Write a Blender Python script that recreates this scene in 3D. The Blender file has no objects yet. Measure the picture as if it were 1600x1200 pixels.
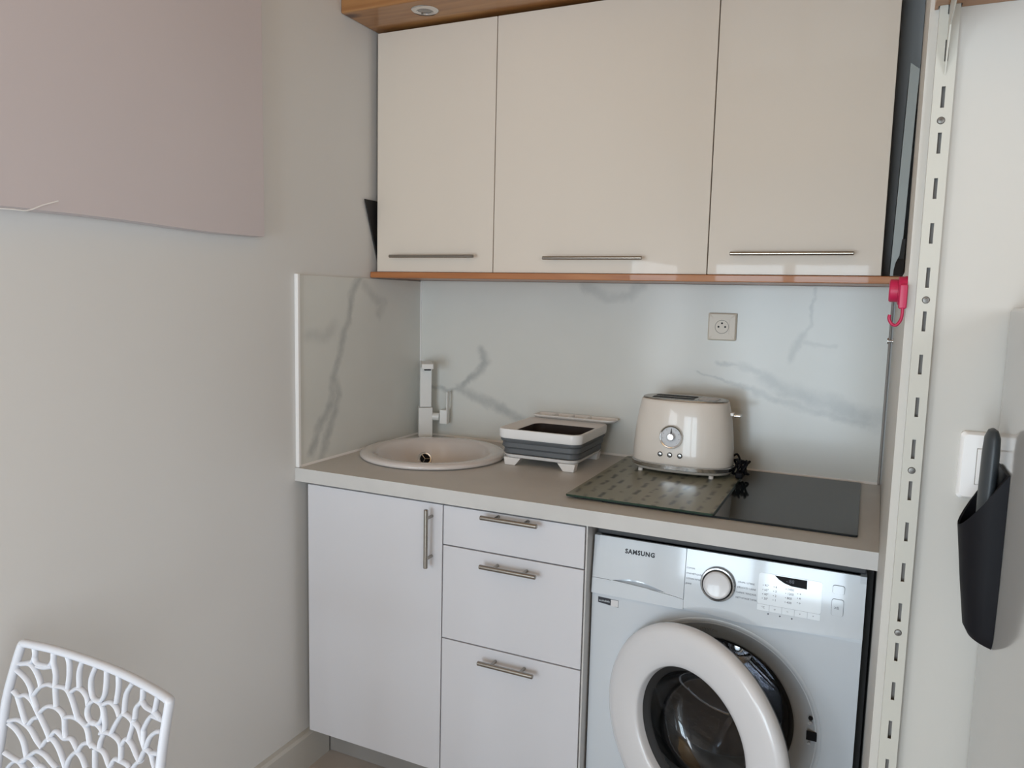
import bpy, bmesh, math, random
from math import sin, cos, pi, radians
from mathutils import Vector, Matrix

SC = bpy.context.scene
COL = SC.collection
random.seed(4)

# ---------------------------------------------------------------- camera
cam = bpy.data.cameras.new('camera')
cam.sensor_width = 36
cam.lens = 1192.2433 * 36 / 1600
cam.clip_start = .02
cam_o = bpy.data.objects.new('camera', cam)
COL.objects.link(cam_o)
R = (0.9050828770700577, 0.424592941041466, 0.023362792049427476)
U = (-0.06879794999457366, 0.09199331752613399, 0.9933801244272406)
F = (-0.4196329678553995, 0.900698653239969, -0.11247270042359248)
cam_o.matrix_world = Matrix(((R[0], U[0], -F[0], 1.427), (R[1], U[1], -F[1], -2.2882), (R[2], U[2], -F[2], 1.3856), (0, 0, 0, 1)))
SC.camera = cam_o

# ---------------------------------------------------------------- light
SC.view_settings.view_transform = 'Standard'
SC.view_settings.look = 'None'
SC.view_settings.gamma = 1
SC.view_settings.use_curve_mapping = False
SC.view_settings.exposure = 0.08
SC.cycles.use_denoising = True
SC.cycles.max_bounces = 10
SC.cycles.diffuse_bounces = 6
SC.cycles.caustics_reflective = False
SC.cycles.caustics_refractive = False
w = bpy.data.worlds.new('sky')
SC.world = w
w.use_nodes = True
w.node_tree.nodes['Background'].inputs[0].default_value = (.72, .86, 1, 1)
w.node_tree.nodes['Background'].inputs[1].default_value = 1.6


def area(name, loc, target, sx, sy, power, col):
    l = bpy.data.lights.new(name, 'AREA')
    l.shape = 'RECTANGLE'
    l.size = sx
    l.size_y = sy
    l.energy = power
    l.color = col
    o = bpy.data.objects.new(name, l)
    COL.objects.link(o)
    o.location = loc
    d = (Vector(target) - Vector(loc)).normalized()
    o.rotation_euler = d.to_track_quat('-Z', 'Y').to_euler()
    return o


# daylight through the glazed door behind the camera plus two added fills at the sides
area('door_daylight', (.485, -4.93, .92), (.485, 0, .92), .54, 1.56, 30, (.74, .88, 1))
area('door_daylight', (1.115, -4.93, .92), (1.115, 0, .92), .54, 1.56, 30, (.74, .88, 1))
area('side_fill', (2.72, -3.2, 1.45), (0, -3.0, 1.35), 1.1, 1.2, 32, (.88, .94, 1))  # added fill lamp at the right, broadens the light
area('left_fill', (.03, -3.6, 1.20), (3, -3.3, 1.1), .9, .9, 22, (.85, .93, 1))  # added fill lamp, brightens the partition's inner face and fridge side


# ---------------------------------------------------------------- materials
def mat(name, col, rough=.5, metal=0, coat=0, coat_rough=.05, spec=.5, bump=None, noise=None, trans=0, ior=1.45, emit=None, aniso=None):
    m = bpy.data.materials.new(name)
    m.use_nodes = True
    nt = m.node_tree
    b = nt.nodes['Principled BSDF']
    b.inputs['Base Color'].default_value = (*col, 1)
    b.inputs['Roughness'].default_value = rough
    b.inputs['Metallic'].default_value = metal
    b.inputs['Coat Weight'].default_value = coat
    b.inputs['Coat Roughness'].default_value = coat_rough
    b.inputs['Specular IOR Level'].default_value = spec
    b.inputs['Transmission Weight'].default_value = trans
    b.inputs['IOR'].default_value = ior
    if emit:
        b.inputs['Emission Color'].default_value = (*emit[0], 1)
        b.inputs['Emission Strength'].default_value = emit[1]
    tc = nt.nodes.new('ShaderNodeTexCoord')
    mp = nt.nodes.new('ShaderNodeMapping')
    nt.links.new(tc.outputs['Object'], mp.inputs[0])
    nz = nt.nodes.new('ShaderNodeTexNoise')
    nt.links.new(mp.outputs[0], nz.inputs[0])
    nz.inputs['Scale'].default_value = (noise or (6, .03))[0]
    nz.inputs['Detail'].default_value = 5
    amt = (noise or (6, .03))[1]
    mx = nt.nodes.new('ShaderNodeMix')
    mx.data_type = 'RGBA'
    mx.inputs[6].default_value = (*[max(0, c * (1 - amt)) for c in col], 1)
    mx.inputs[7].default_value = (*[min(1, c * (1 + amt)) for c in col], 1)
    nt.links.new(nz.outputs[0], mx.inputs[0])
    nt.links.new(mx.outputs[2], b.inputs['Base Color'])
    if aniso:
        mp.inputs['Scale'].default_value = aniso
    if bump:
        n2 = nt.nodes.new('ShaderNodeTexNoise')
        n2.inputs['Scale'].default_value = bump[0]
        n2.inputs['Detail'].default_value = 4
        nt.links.new(mp.outputs[0], n2.inputs[0])
        bp = nt.nodes.new('ShaderNodeBump')
        bp.inputs['Strength'].default_value = bump[1]
        bp.inputs['Distance'].default_value = bump[2] if len(bump) > 2 else .002
        nt.links.new(n2.outputs[0], bp.inputs['Height'])
        nt.links.new(bp.outputs[0], b.inputs['Normal'])
    return m


def wood(name, c1, c2, c3, scale=1.0, rough=.4, coat=.3):
    m = bpy.data.materials.new(name)
    m.use_nodes = True
    nt = m.node_tree
    N = nt.nodes.new
    L = nt.links.new
    b = nt.nodes['Principled BSDF']
    b.inputs['Roughness'].default_value = rough
    b.inputs['Coat Weight'].default_value = coat
    tc = N('ShaderNodeTexCoord')
    mp = N('ShaderNodeMapping')
    mp.inputs['Scale'].default_value = (1.1 * scale, 14 * scale, 14 * scale)
    L(tc.outputs['Object'], mp.inputs[0])
    n1 = N('ShaderNodeTexNoise')
    n1.inputs['Scale'].default_value = 2.2
    n1.inputs['Detail'].default_value = 7
    n1.inputs['Distortion'].default_value = .8
    L(mp.outputs[0], n1.inputs[0])
    r = N('ShaderNodeValToRGB')
    e = r.color_ramp.elements
    e[0].position = .3
    e[0].color = (*c1, 1)
    e[1].position = .72
    e[1].color = (*c2, 1)
    k = e.new(.5)
    k.color = (*[(a + q) / 2 for a, q in zip(c1, c2)], 1)
    L(n1.outputs[0], r.inputs[0])
    # knots: sparse voronoi spots
    mk = N('ShaderNodeMapping')
    mk.inputs['Scale'].default_value = (3.2, 7, 7)
    L(tc.outputs['Object'], mk.inputs[0])
    v = N('ShaderNodeTexVoronoi')
    v.inputs['Scale'].default_value = .9
    L(mk.outputs[0], v.inputs[0])
    kr = N('ShaderNodeValToRGB')
    kr.color_ramp.elements[0].position = .06
    kr.color_ramp.elements[0].color = (1, 1, 1, 1)
    kr.color_ramp.elements[1].position = .14
    kr.color_ramp.elements[1].color = (0, 0, 0, 1)
    L(v.outputs['Distance'], kr.inputs[0])
    mx = N('ShaderNodeMix')
    mx.data_type = 'RGBA'
    mx.inputs[7].default_value = (*c3, 1)
    L(kr.outputs[0], mx.inputs[0])
    L(r.outputs[0], mx.inputs[6])
    L(mx.outputs[2], b.inputs['Base Color'])
    return m


def marble(name, segs, axis):
    """white marble-look panel; segs = list of (a, b, width, strength) in the panel's plane (object = world coordinates)"""
    m = bpy.data.materials.new(name)
    m.use_nodes = True
    nt = m.node_tree
    N = nt.nodes.new
    L = nt.links.new
    b = nt.nodes['Principled BSDF']
    b.inputs['Roughness'].default_value = .17
    b.inputs['Specular IOR Level'].default_value = .32
    tc = N('ShaderNodeTexCoord')
    nz = N('ShaderNodeTexNoise')
    nz.inputs['Scale'].default_value = 14
    nz.inputs['Detail'].default_value = 7
    nz.inputs['Roughness'].default_value = .62
    L(tc.outputs['Object'], nz.inputs[0])
    vm = N('ShaderNodeVectorMath')
    vm.operation = 'MULTIPLY_ADD'
    L(nz.outputs['Color'], vm.inputs[0])
    vm.inputs[1].default_value = (.05, .05, .05)
    vm.inputs[2].default_value = (-.025, -.025, -.025)
    ad = N('ShaderNodeVectorMath')
    L(vm.outputs[0], ad.inputs[0])
    L(tc.outputs['Object'], ad.inputs[1])
    fl = N('ShaderNodeVectorMath')
    fl.operation = 'MULTIPLY'
    L(ad.outputs[0], fl.inputs[0])
    fl.inputs[1].default_value = (1, 0, 1) if axis == 'y' else (0, 1, 1)
    acc = None
    to3 = (lambda p: Vector((p[0], 0, p[1]))) if axis == 'y' else (lambda p: Vector((0, p[0], p[1])))
    for a, c, wd, st in segs:
        A, B = to3(a), to3(c)
        D = B - A
        s = N('ShaderNodeVectorMath')
        s.operation = 'SUBTRACT'
        L(fl.outputs[0], s.inputs[0])
        s.inputs[1].default_value = A
        d = N('ShaderNodeVectorMath')
        d.operation = 'DOT_PRODUCT'
        L(s.outputs[0], d.inputs[0])
        d.inputs[1].default_value = D / D.length_squared
        cl = N('ShaderNodeClamp')
        L(d.outputs['Value'], cl.inputs[0])
        sc = N('ShaderNodeVectorMath')
        sc.operation = 'SCALE'
        sc.inputs[0].default_value = D
        L(cl.outputs[0], sc.inputs['Scale'])
        ds = N('ShaderNodeVectorMath')
        ds.operation = 'DISTANCE'
        L(s.outputs[0], ds.inputs[0])
        L(sc.outputs[0], ds.inputs[1])
        mr = N('ShaderNodeMapRange')
        mr.interpolation_type = 'SMOOTHSTEP'
        mr.inputs['From Min'].default_value = wd * 1.25
        mr.inputs['From Max'].default_value = wd * .05
        mr.inputs['To Max'].default_value = st
        L(ds.outputs['Value'], mr.inputs['Value'])
        if acc is None:
            acc = mr.outputs[0]
        else:
            x = N('ShaderNodeMath')
            x.operation = 'MAXIMUM'
            L(acc, x.inputs[0])
            L(mr.outputs[0], x.inputs[1])
            acc = x.outputs[0]
    n2 = N('ShaderNodeTexNoise')
    n2.inputs['Scale'].default_value = 5
    n2.inputs['Detail'].default_value = 6
    L(tc.outputs['Object'], n2.inputs[0])
    base = N('ShaderNodeMix')
    base.data_type = 'RGBA'
    base.inputs[6].default_value = (.63, .64, .61, 1)
    base.inputs[7].default_value = (.71, .715, .68, 1)
    L(n2.outputs[0], base.inputs[0])
    mod = N('ShaderNodeMath')
    mod.operation = 'MULTIPLY'
    L(acc, mod.inputs[0])
    rr = N('ShaderNodeMapRange')
    rr.inputs['From Min'].default_value = .3
    rr.inputs['From Max'].default_value = .6
    rr.inputs['To Min'].default_value = .45
    L(nz.outputs[0], rr.inputs['Value'])
    L(rr.outputs[0], mod.inputs[1])
    mx = N('ShaderNodeMix')
    mx.data_type = 'RGBA'
    L(mod.outputs[0], mx.inputs[0])
    L(base.outputs[2], mx.inputs[6])
    mx.inputs[7].default_value = (.37, .39, .39, 1)
    L(mx.outputs[2], b.inputs['Base Color'])
    return m


M = {}
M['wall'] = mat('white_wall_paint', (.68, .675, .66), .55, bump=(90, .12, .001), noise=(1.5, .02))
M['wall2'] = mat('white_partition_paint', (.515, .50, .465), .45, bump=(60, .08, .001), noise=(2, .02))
M['wood'] = wood('varnished_pine', (.27, .11, .035), (.46, .235, .085), (.09, .03, .01))
M['redwood'] = wood('oiled_pine_shelf', (.33, .105, .028), (.50, .21, .07), (.07, .02, .01), rough=.45)
M['ceiling'] = wood('pine_ceiling', (.55, .33, .15), (.70, .46, .24), (.3, .15, .06))
M['floor'] = mat('beige_floor_tile', (.48, .43, .39), .35, noise=(8, .12))
M['gloss'] = mat('cream_white_gloss_front', (.71, .645, .565), .42, spec=.4, coat=.35, coat_rough=.03, noise=(2, .015))
M['front'] = mat('white_base_front', (.66, .665, .70), .33, noise=(2, .01))
M['carcass'] = mat('white_melamine', (.58, .57, .56), .5)
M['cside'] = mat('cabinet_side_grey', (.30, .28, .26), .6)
M['dark'] = mat('black_plastic', (.009, .009, .011), .5, spec=.12)
M['cabside'] = mat('brown_cabinet_side', (.15, .12, .095), .6)
M['screw'] = mat('dull_screw_metal', (.16, .15, .14), .4, metal=.7)
M['darkm'] = mat('matt_black', (.014, .013, .013), .7)
M['rubber'] = mat('dark_grey_rubber', (.055, .055, .058), .55)
M['steel'] = mat('brushed_steel', (.36, .335, .30), .26, metal=1, aniso=(1, 60, 60), noise=(8, .15))
M['chrome'] = mat('chrome', (.72, .72, .72), .12, metal=1)
M['darkchrome'] = mat('dark_chrome', (.30, .30, .30), .18, metal=1)
M['worktop'] = mat('grey_beige_laminate', (.59, .585, .57), .40, noise=(9, .10))
M['ceramic'] = mat('white_ceramic', (.72, .69, .68), .12, coat=.6)
M['white'] = mat('white_plastic', (.84, .835, .83), .32)
M['tapwhite'] = mat('white_tap_lacquer', (.74, .74, .72), .3)
M['grey'] = mat('grey_silicone', (.105, .115, .125), .5)
M['tubin'] = mat('dark_tub_inside', (.035, .025, .022), .5)
M['toaster'] = mat('cream_enamel', (.78, .725, .66), .3, coat=.4)
M['dialwhite'] = mat('pale_dial', (.60, .60, .62), .3)
M['glassblack'] = mat('black_hob_glass', (.010, .014, .017), .07, spec=.32)
M['applwhite'] = mat('washer_white', (.60, .645, .69), .3, coat=.25)
M['fascia'] = mat('washer_fascia_white', (.60, .645, .69), .14, coat=.8)
M['doorwhite'] = mat('washer_door_white', (.70, .70, .715), .25, coat=.3)
M['display'] = mat('pale_display_panel', (.82, .88, .93), .12, coat=.8)
M['drum'] = mat('stainless_drum', (.50, .50, .52), .16, metal=1, bump=(45, .35, .004))
M['gasket'] = mat('grey_gasket', (.05, .05, .05), .5)
M['ink'] = mat('dark_ink', (.02, .022, .03), .5)
M['greyink'] = mat('grey_ink', (.10, .11, .14), .5)
M['pink'] = mat('pink_plastic', (.42, .012, .065), .35)
M['rail'] = mat('painted_steel_rail', (.50, .49, .44), .4)
M['socket'] = mat('ivory_socket', (.68, .62, .53), .35)
M['panel'] = mat('pinkish_white_board', (.60, .545, .555), .5, noise=(2.5, .03))
M['fridge'] = mat('satin_white_fridge', (.46, .46, .45), .10, spec=.5)
M['chair'] = mat('white_chair_plastic', (.64, .665, .72), .3)
M['film'] = mat('clear_film', (.8, .8, .8), .2)
M['bluegrey'] = mat('blue_grey_tray', (.33, .37, .37), .4)
M['black_tool'] = mat('charcoal_tool', (.035, .042, .048), .45)
M['hedge'] = mat('hedge_leaves', (.12, .25, .04), .8, noise=(14, .9))
M['terrace'] = mat('terrace_paving', (.5, .48, .44), .8)
g = mat('window_glass', (1, 1, 1), 0, trans=1, ior=1.0, spec=.3)
M['paneglass'] = g
M['bowlglass'] = mat('clear_door_glass', (.45, .48, .52), .0, trans=1, ior=1.03, coat=1, coat_rough=.01)


def brick_board():
    m = bpy.data.materials.new('frosted_glass_brick_print')
    m.use_nodes = True
    nt = m.node_tree
    N = nt.nodes.new
    L = nt.links.new
    b = nt.nodes['Principled BSDF']
    b.inputs['Roughness'].default_value = .3
    b.inputs['Specular IOR Level'].default_value = .22
    tc = N('ShaderNodeTexCoord')
    mp = N('ShaderNodeMapping')
    mp.inputs['Rotation'].default_value = (0, 0, radians(90))
    L(tc.outputs['Object'], mp.inputs[0])
    nz = N('ShaderNodeTexNoise')
    nz.inputs['Scale'].default_value = 30
    nz.inputs['Detail'].default_value = 6
    L(mp.outputs[0], nz.inputs[0])
    v = N('ShaderNodeVectorMath')
    v.operation = 'MULTIPLY_ADD'
    v.inputs[1].default_value = (.014, .014, 0)
    L(nz.outputs['Color'], v.inputs[0])
    L(mp.outputs[0], v.inputs[2])
    sp = N('ShaderNodeSeparateXYZ')
    L(v.outputs[0], sp.inputs[0])
    def mth(op, a_, b_=None, c_=None):
        n = N('ShaderNodeMath')
        n.operation = op
        for i, q in enumerate((a_, b_, c_)):
            if q is None:
                continue
            if isinstance(q, (int, float)):
                n.inputs[i].default_value = q
            else:
                L(q, n.inputs[i])
        return n.outputs[0]
    row = mth('MULTIPLY', sp.outputs[1], 1 / .034)
    ri = mth('FLOOR', row)
    rf = mth('FRACT', row)
    sh = mth('MULTIPLY', ri, .43)
    col = mth('FRACT', mth('MULTIPLY_ADD', sp.outputs[0], 1 / .080, sh))
    def band(x, a_, b_, s_):
        m1 = N('ShaderNodeMapRange'); m1.interpolation_type = 'SMOOTHSTEP'
        m1.inputs['From Min'].default_value = a_ - s_; m1.inputs['From Max'].default_value = a_ + s_
        L(x, m1.inputs['Value'])
        m2 = N('ShaderNodeMapRange'); m2.interpolation_type = 'SMOOTHSTEP'
        m2.inputs['From Min'].default_value = b_ + s_; m2.inputs['From Max'].default_value = b_ - s_
        L(x, m2.inputs['Value'])
        return mth('MULTIPLY', m1.outputs[0], m2.outputs[0])
    dash = mth('MULTIPLY', band(rf, .36, .66, .12), band(col, .18, .82, .07))
    n2 = N('ShaderNodeTexNoise')
    n2.inputs['Scale'].default_value = 26
    n2.inputs['Detail'].default_value = 4
    L(mp.outputs[0], n2.inputs[0])
    rm = N('ShaderNodeMapRange')
    rm.inputs['From Min'].default_value = .36
    rm.inputs['From Max'].default_value = .56
    L(n2.outputs[0], rm.inputs['Value'])
    mx = N('ShaderNodeMix')
    mx.data_type = 'RGBA'
    L(mth('MULTIPLY', dash, rm.outputs[0]), mx.inputs[0])
    mx.inputs[6].default_value = (.275, .285, .23, 1)
    mx.inputs[7].default_value = (.055, .068, .055, 1)
    L(mx.outputs[2], b.inputs['Base Color'])
    return m


M['brick'] = brick_board()
M['greenedge'] = mat('green_glass_edge', (.02, .05, .035), .1)


# ---------------------------------------------------------------- mesh helpers (all shapes in world metres)
def nb():
    return bmesh.new()


def box(bm, x0, x1, y0, y1, z0, z1, bev=0, seg=2):
    t = bmesh.new()
    vs = [t.verts.new(p) for p in ((x0, y0, z0), (x1, y0, z0), (x1, y1, z0), (x0, y1, z0), (x0, y0, z1), (x1, y0, z1), (x1, y1, z1), (x0, y1, z1))]
    for f in ((3, 2, 1, 0), (4, 5, 6, 7), (0, 1, 5, 4), (1, 2, 6, 5), (2, 3, 7, 6), (3, 0, 4, 7)):
        t.faces.new([vs[i] for i in f])
    if bev:
        bmesh.ops.bevel(t, geom=t.edges[:], offset=bev, segments=seg, affect='EDGES', profile=.5)
    merge(bm, t)
    return bm


def merge(bm, t, mtx=None):
    if mtx is not None:
        bmesh.ops.transform(t, matrix=mtx, verts=t.verts)
    me = bpy.data.meshes.new('tmp')
    t.to_mesh(me)
    t.free()
    bm.from_mesh(me)
    bpy.data.meshes.remove(me)


def prism(bm, pts, axis, a, b, bev=0):
    """polygon pts extruded along axis from a to b.  axis 'x': pts=(y,z); 'y': (x,z); 'z': (x,y)"""
    t = bmesh.new()
    def P(p, h):
        return {'x': (h, p[0], p[1]), 'y': (p[0], h, p[1]), 'z': (p[0], p[1], h)}[axis]
    A = [t.verts.new(P(p, a)) for p in pts]
    B = [t.verts.new(P(p, b)) for p in pts]
    n = len(pts)
    t.faces.new(A)
    t.faces.new(B[::-1])
    for i in range(n):
        t.faces.new((A[i], B[i], B[(i + 1) % n], A[(i + 1) % n]))
    bmesh.ops.recalc_face_normals(t, faces=t.faces[:])
    if bev:
        ed = [e for e in t.edges if (e.verts[0] in A) == (e.verts[1] in A)]
        bmesh.ops.bevel(t, geom=ed, offset=bev, segments=2, affect='EDGES', profile=.5)
    merge(bm, t)
    return bm


def lathe(bm, o, ax, ref, prof, seg=48, a0=0, a1=2 * pi, sx=1, sy=1):
    """prof = (radius, height along ax)"""
    o, ax = Vector(o), Vector(ax).normalized()
    u = Vector(ref)
    u = (u - ax * u.dot(ax)).normalized()
    v = ax.cross(u)
    t = bmesh.new()
    full = abs(a1 - a0 - 2 * pi) < 1e-6
    n = seg if full else seg + 1
    rings = []
    for r, h in prof:
        if r < 1e-6:
            rings.append([t.verts.new(o + ax * h)])
        else:
            rings.append([t.verts.new(o + ax * h + u * (r * sx * cos(a0 + (a1 - a0) * i / seg)) + v * (r * sy * sin(a0 + (a1 - a0) * i / seg))) for i in range(n)])
    for A, B in zip(rings, rings[1:]):
        for i in range(seg):
            j = (i + 1) % n
            if len(A) == 1 and len(B) == 1:
                continue
            if len(A) == 1:
                t.faces.new((A[0], B[j], B[i]))
            elif len(B) == 1:
                t.faces.new((A[i], A[j], B[0]))
            else:
                t.faces.new((A[i], A[j], B[j], B[i]))
    bmesh.ops.recalc_face_normals(t, faces=t.faces[:])
    merge(bm, t)
    return bm


def cyl(bm, a, b, r, seg=16, r2=None, bev=0):
    a, b = Vector(a), Vector(b)
    d = b - a
    L = d.length
    ref = (0, 0, 1) if abs(d.normalized().z) < .9 else (1, 0, 0)
    r2 = r if r2 is None else r2
    if bev:
        pr = [(0, 0), (r - bev, 0), (r, bev), (r2, L - bev), (r2 - bev, L), (0, L)]
    else:
        pr = [(0, 0), (r, 0), (r2, L), (0, L)]
    return lathe(bm, a, d, ref, pr, seg)


def smooth_path(pts, n=4):
    P = [Vector(p) for p in pts]
    if len(P) < 3:
        return P
    out = []
    for i in range(len(P) - 1):
        p0 = P[i - 1] if i else P[i] * 2 - P[i + 1]
        p1, p2 = P[i], P[i + 1]
        p3 = P[i + 2] if i + 2 < len(P) else P[i + 1] * 2 - P[i]
        for k in range(n):
            t = k / n
            out.append(.5 * ((2 * p1) + (-p0 + p2) * t + (2 * p0 - 5 * p1 + 4 * p2 - p3) * t * t + (-p0 + 3 * p1 - 3 * p2 + p3) * t ** 3))
    out.append(P[-1])
    return out


def tube(bm, pts, r, seg=8, sm=4, up=(0, 0, 1), ry=None, taper=None):
    P = smooth_path(pts, sm) if sm else [Vector(p) for p in pts]
    ry = r if ry is None else ry
    t = bmesh.new()
    rings = []
    n = len(P)
    upv = Vector(up)
    for i, p in enumerate(P):
        d = (P[min(i + 1, n - 1)] - P[max(i - 1, 0)]).normalized()
        s = d.cross(upv)
        if s.length < .05:
            s = d.cross(Vector((0.3, 1, .2)))
        s.normalize()
        q = s.cross(d).normalized()
        k = 1 if not taper else taper(i / (n - 1))
        rings.append([t.verts.new(p + s * (r * k * cos(2 * pi * j / seg)) + q * (ry * k * sin(2 * pi * j / seg))) for j in range(seg)])
    for A, B in zip(rings, rings[1:]):
        for j in range(seg):
            t.faces.new((A[j], A[(j + 1) % seg], B[(j + 1) % seg], B[j]))
    t.faces.new(rings[0][::-1])
    t.faces.new(rings[-1])
    bmesh.ops.recalc_face_normals(t, faces=t.faces[:])
    merge(bm, t)
    return bm


def rrect(x0, x1, y0, y1, r, seg=5):
    pts = []
    for cx, cy, a in ((x1 - r, y1 - r, 0), (x0 + r, y1 - r, 90), (x0 + r, y0 + r, 180), (x1 - r, y0 + r, 270)):
        for k in range(seg + 1):
            t = radians(a + 90 * k / seg)
            pts.append((cx + r * cos(t), cy + r * sin(t)))
    return pts


def loft(bm, loops, cap0=True, cap1=True):
    t = bmesh.new()
    R = [[t.verts.new(p) for p in l] for l in loops]
    n = len(R[0])
    for A, B in zip(R, R[1:]):
        for i in range(n):
            t.faces.new((A[i], A[(i + 1) % n], B[(i + 1) % n], B[i]))
    if cap0:
        t.faces.new(R[0][::-1])
    if cap1:
        t.faces.new(R[-1])
    bmesh.ops.recalc_face_normals(t, faces=t.faces[:])
    merge(bm, t)
    return bm


def plate_hole(bm, poly, c, r, h0, h1, axis, seg=72):
    """convex polygon plate with a circular hole; extruded h0..h1 along axis"""
    angs = [2 * pi * i / seg for i in range(seg)]
    for p in poly:
        angs.append(math.atan2(p[1] - c[1], p[0] - c[0]) % (2 * pi))
    angs = sorted(set(round(a, 6) for a in angs))
    def hit(a):
        d = (cos(a), sin(a))
        best = None
        n = len(poly)
        for i in range(n):
            p, q = poly[i], poly[(i + 1) % n]
            e = (q[0] - p[0], q[1] - p[1])
            den = d[0] * e[1] - d[1] * e[0]
            if abs(den) < 1e-12:
                continue
            w_ = (p[0] - c[0], p[1] - c[1])
            t = (w_[0] * e[1] - w_[1] * e[0]) / den
            s = (w_[0] * d[1] - w_[1] * d[0]) / den
            if t > 0 and -1e-6 <= s <= 1 + 1e-6 and (best is None or t < best):
                best = t
        return (c[0] + d[0] * best, c[1] + d[1] * best)
    t = bmesh.new()
    def P(p, h):
        return {'x': (h, p[0], p[1]), 'y': (p[0], h, p[1]), 'z': (p[0], p[1], h)}[axis]
    inn = [(c[0] + r * cos(a), c[1] + r * sin(a)) for a in angs]
    out = [hit(a) for a in angs]
    V = [[t.verts.new(P(p, h)) for p in L_] for L_, h in ((inn, h0), (out, h0), (out, h1), (inn, h1))]
    n = len(angs)
    for k in range(4):
        A, B = V[k], V[(k + 1) % 4]
        for i in range(n):
            t.faces.new((A[i], A[(i + 1) % n], B[(i + 1) % n], B[i]))
    bmesh.ops.recalc_face_normals(t, faces=t.faces[:])
    merge(bm, t)
    return bm


def obj(name, bm, m, parent=None, smooth=None, label=None, kind=None):
    me = bpy.data.meshes.new(name)
    if isinstance(bm, bmesh.types.BMesh):
        bmesh.ops.remove_doubles(bm, verts=bm.verts, dist=1e-6)
        bm.to_mesh(me)
        bm.free()
    me.materials.append(m)
    o = bpy.data.objects.new(name, me)
    COL.objects.link(o)
    if parent is not None:
        o.parent = parent
        w_ = parent['wl']
        org = Vector((0, 0, 0)) - Vector(w_)
        o.location = org
        o['wl'] = (0., 0., 0.)
    else:
        o['wl'] = (0., 0., 0.)
    if smooth:
        for p in me.polygons:
            p.use_smooth = True
        me.set_sharp_from_angle(angle=radians(smooth))
        wn = o.modifiers.new('weighted', 'WEIGHTED_NORMAL')
        wn.keep_sharp = True
        wn.weight = 80
    if label:
        o['label'] = label
    if kind:
        o['kind'] = kind
    return o


def tag(o, label, cat, group=None):
    """a top-level thing that is one mesh: origin moved to its base"""
    if o.type == 'MESH':
        xs = [v.co for v in o.data.vertices]
        c = Vector((sum(v.x for v in xs) / len(xs), sum(v.y for v in xs) / len(xs), min(v.z for v in xs)))
        if tuple(o['wl']) == (0., 0., 0.) and not o.get('fixed'):
            o.data.transform(Matrix.Translation(-c))
            o.location = c
            o['wl'] = tuple(c)
    o['label'] = label
    o['category'] = cat
    if group:
        o['group'] = group
    return o


def thing(name, label, cat, loc, group=None):
    o = bpy.data.objects.new(name, None)
    o.empty_display_size = .05
    COL.objects.link(o)
    o.location = loc
    o['wl'] = tuple(float(a) for a in loc)
    o['label'] = label
    o['category'] = cat
    if group:
        o['group'] = group
    return o


def struct(name, bm, m, smooth=None):
    o = obj(name, bm, m, smooth=smooth)
    o['kind'] = 'structure'
    return o


def text_bm(s, size, depth, mtx, align='LEFT', bold=0.0, space=1.0):
    c = bpy.data.curves.new('t', 'FONT')
    c.body = s
    c.size = size
    c.extrude = depth
    c.align_x = align
    c.align_y = 'CENTER'
    c.resolution_u = 2
    c.offset = bold
    c.space_character = space
    o = bpy.data.objects.new('t', c)
    COL.objects.link(o)
    bpy.context.view_layer.update()
    me = bpy.data.meshes.new_from_object(o.evaluated_get(bpy.context.evaluated_depsgraph_get()))
    me.transform(mtx)
    b = bmesh.new()
    b.from_mesh(me)
    bpy.data.objects.remove(o)
    bpy.data.curves.remove(c)
    bpy.data.meshes.remove(me)
    return b

# ================================================================ ROOM
YB = -5.0      # wall behind the camera
CEIL = 2.48
struct('floor', box(nb(), -.1, 2.9, YB - .1, .1, -.1, 0), M['floor'])
struct('ceiling', box(nb(), -.1, 2.9, YB - .1, .1, CEIL, CEIL + .1), M['ceiling'])
wl_ = nb()
box(wl_, -.1, 0, -3.05, .1, 0, CEIL)
box(wl_, -.1, 0, YB - .1, -4.15, 0, CEIL)
box(wl_, -.1, 0, -4.15, -3.05, 0, .7)  # unseen opening added here for the left fill
box(wl_, -.1, 0, -4.15, -3.05, 1.72, CEIL)
struct('wall_left', wl_, M['wall'])
struct('wall_back', box(nb(), 0, 1.6, 0, .1, 0, CEIL), M['wall'])
# partition on the right of the alcove with the wall that carries the rail
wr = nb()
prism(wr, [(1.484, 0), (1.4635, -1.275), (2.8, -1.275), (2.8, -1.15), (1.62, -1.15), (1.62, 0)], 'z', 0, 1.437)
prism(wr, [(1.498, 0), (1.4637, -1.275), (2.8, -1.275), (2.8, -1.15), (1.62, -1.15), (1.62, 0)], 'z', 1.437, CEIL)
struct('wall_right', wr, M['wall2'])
# side wall with an opening added for the fill lamp
sw = nb()
box(sw, 2.8, 2.9, -2.55, -1.15, 0, CEIL)
box(sw, 2.8, 2.9, YB, -3.85, 0, CEIL)
box(sw, 2.8, 2.9, -3.85, -2.55, 0, .8)
box(sw, 2.8, 2.9, -3.85, -2.55, 2.1, CEIL)
struct('wall_side', sw, M['wall'])
# wall behind the camera with the glazed door opening
fw = nb()
box(fw, 0, .12, YB - .1, YB, 0, CEIL)
box(fw, 1.48, 2.9, YB - .1, YB, 0, CEIL)
box(fw, .12, 1.48, YB - .1, YB, 1.80, CEIL)
struct('wall_front', fw, M['wall'])


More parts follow.
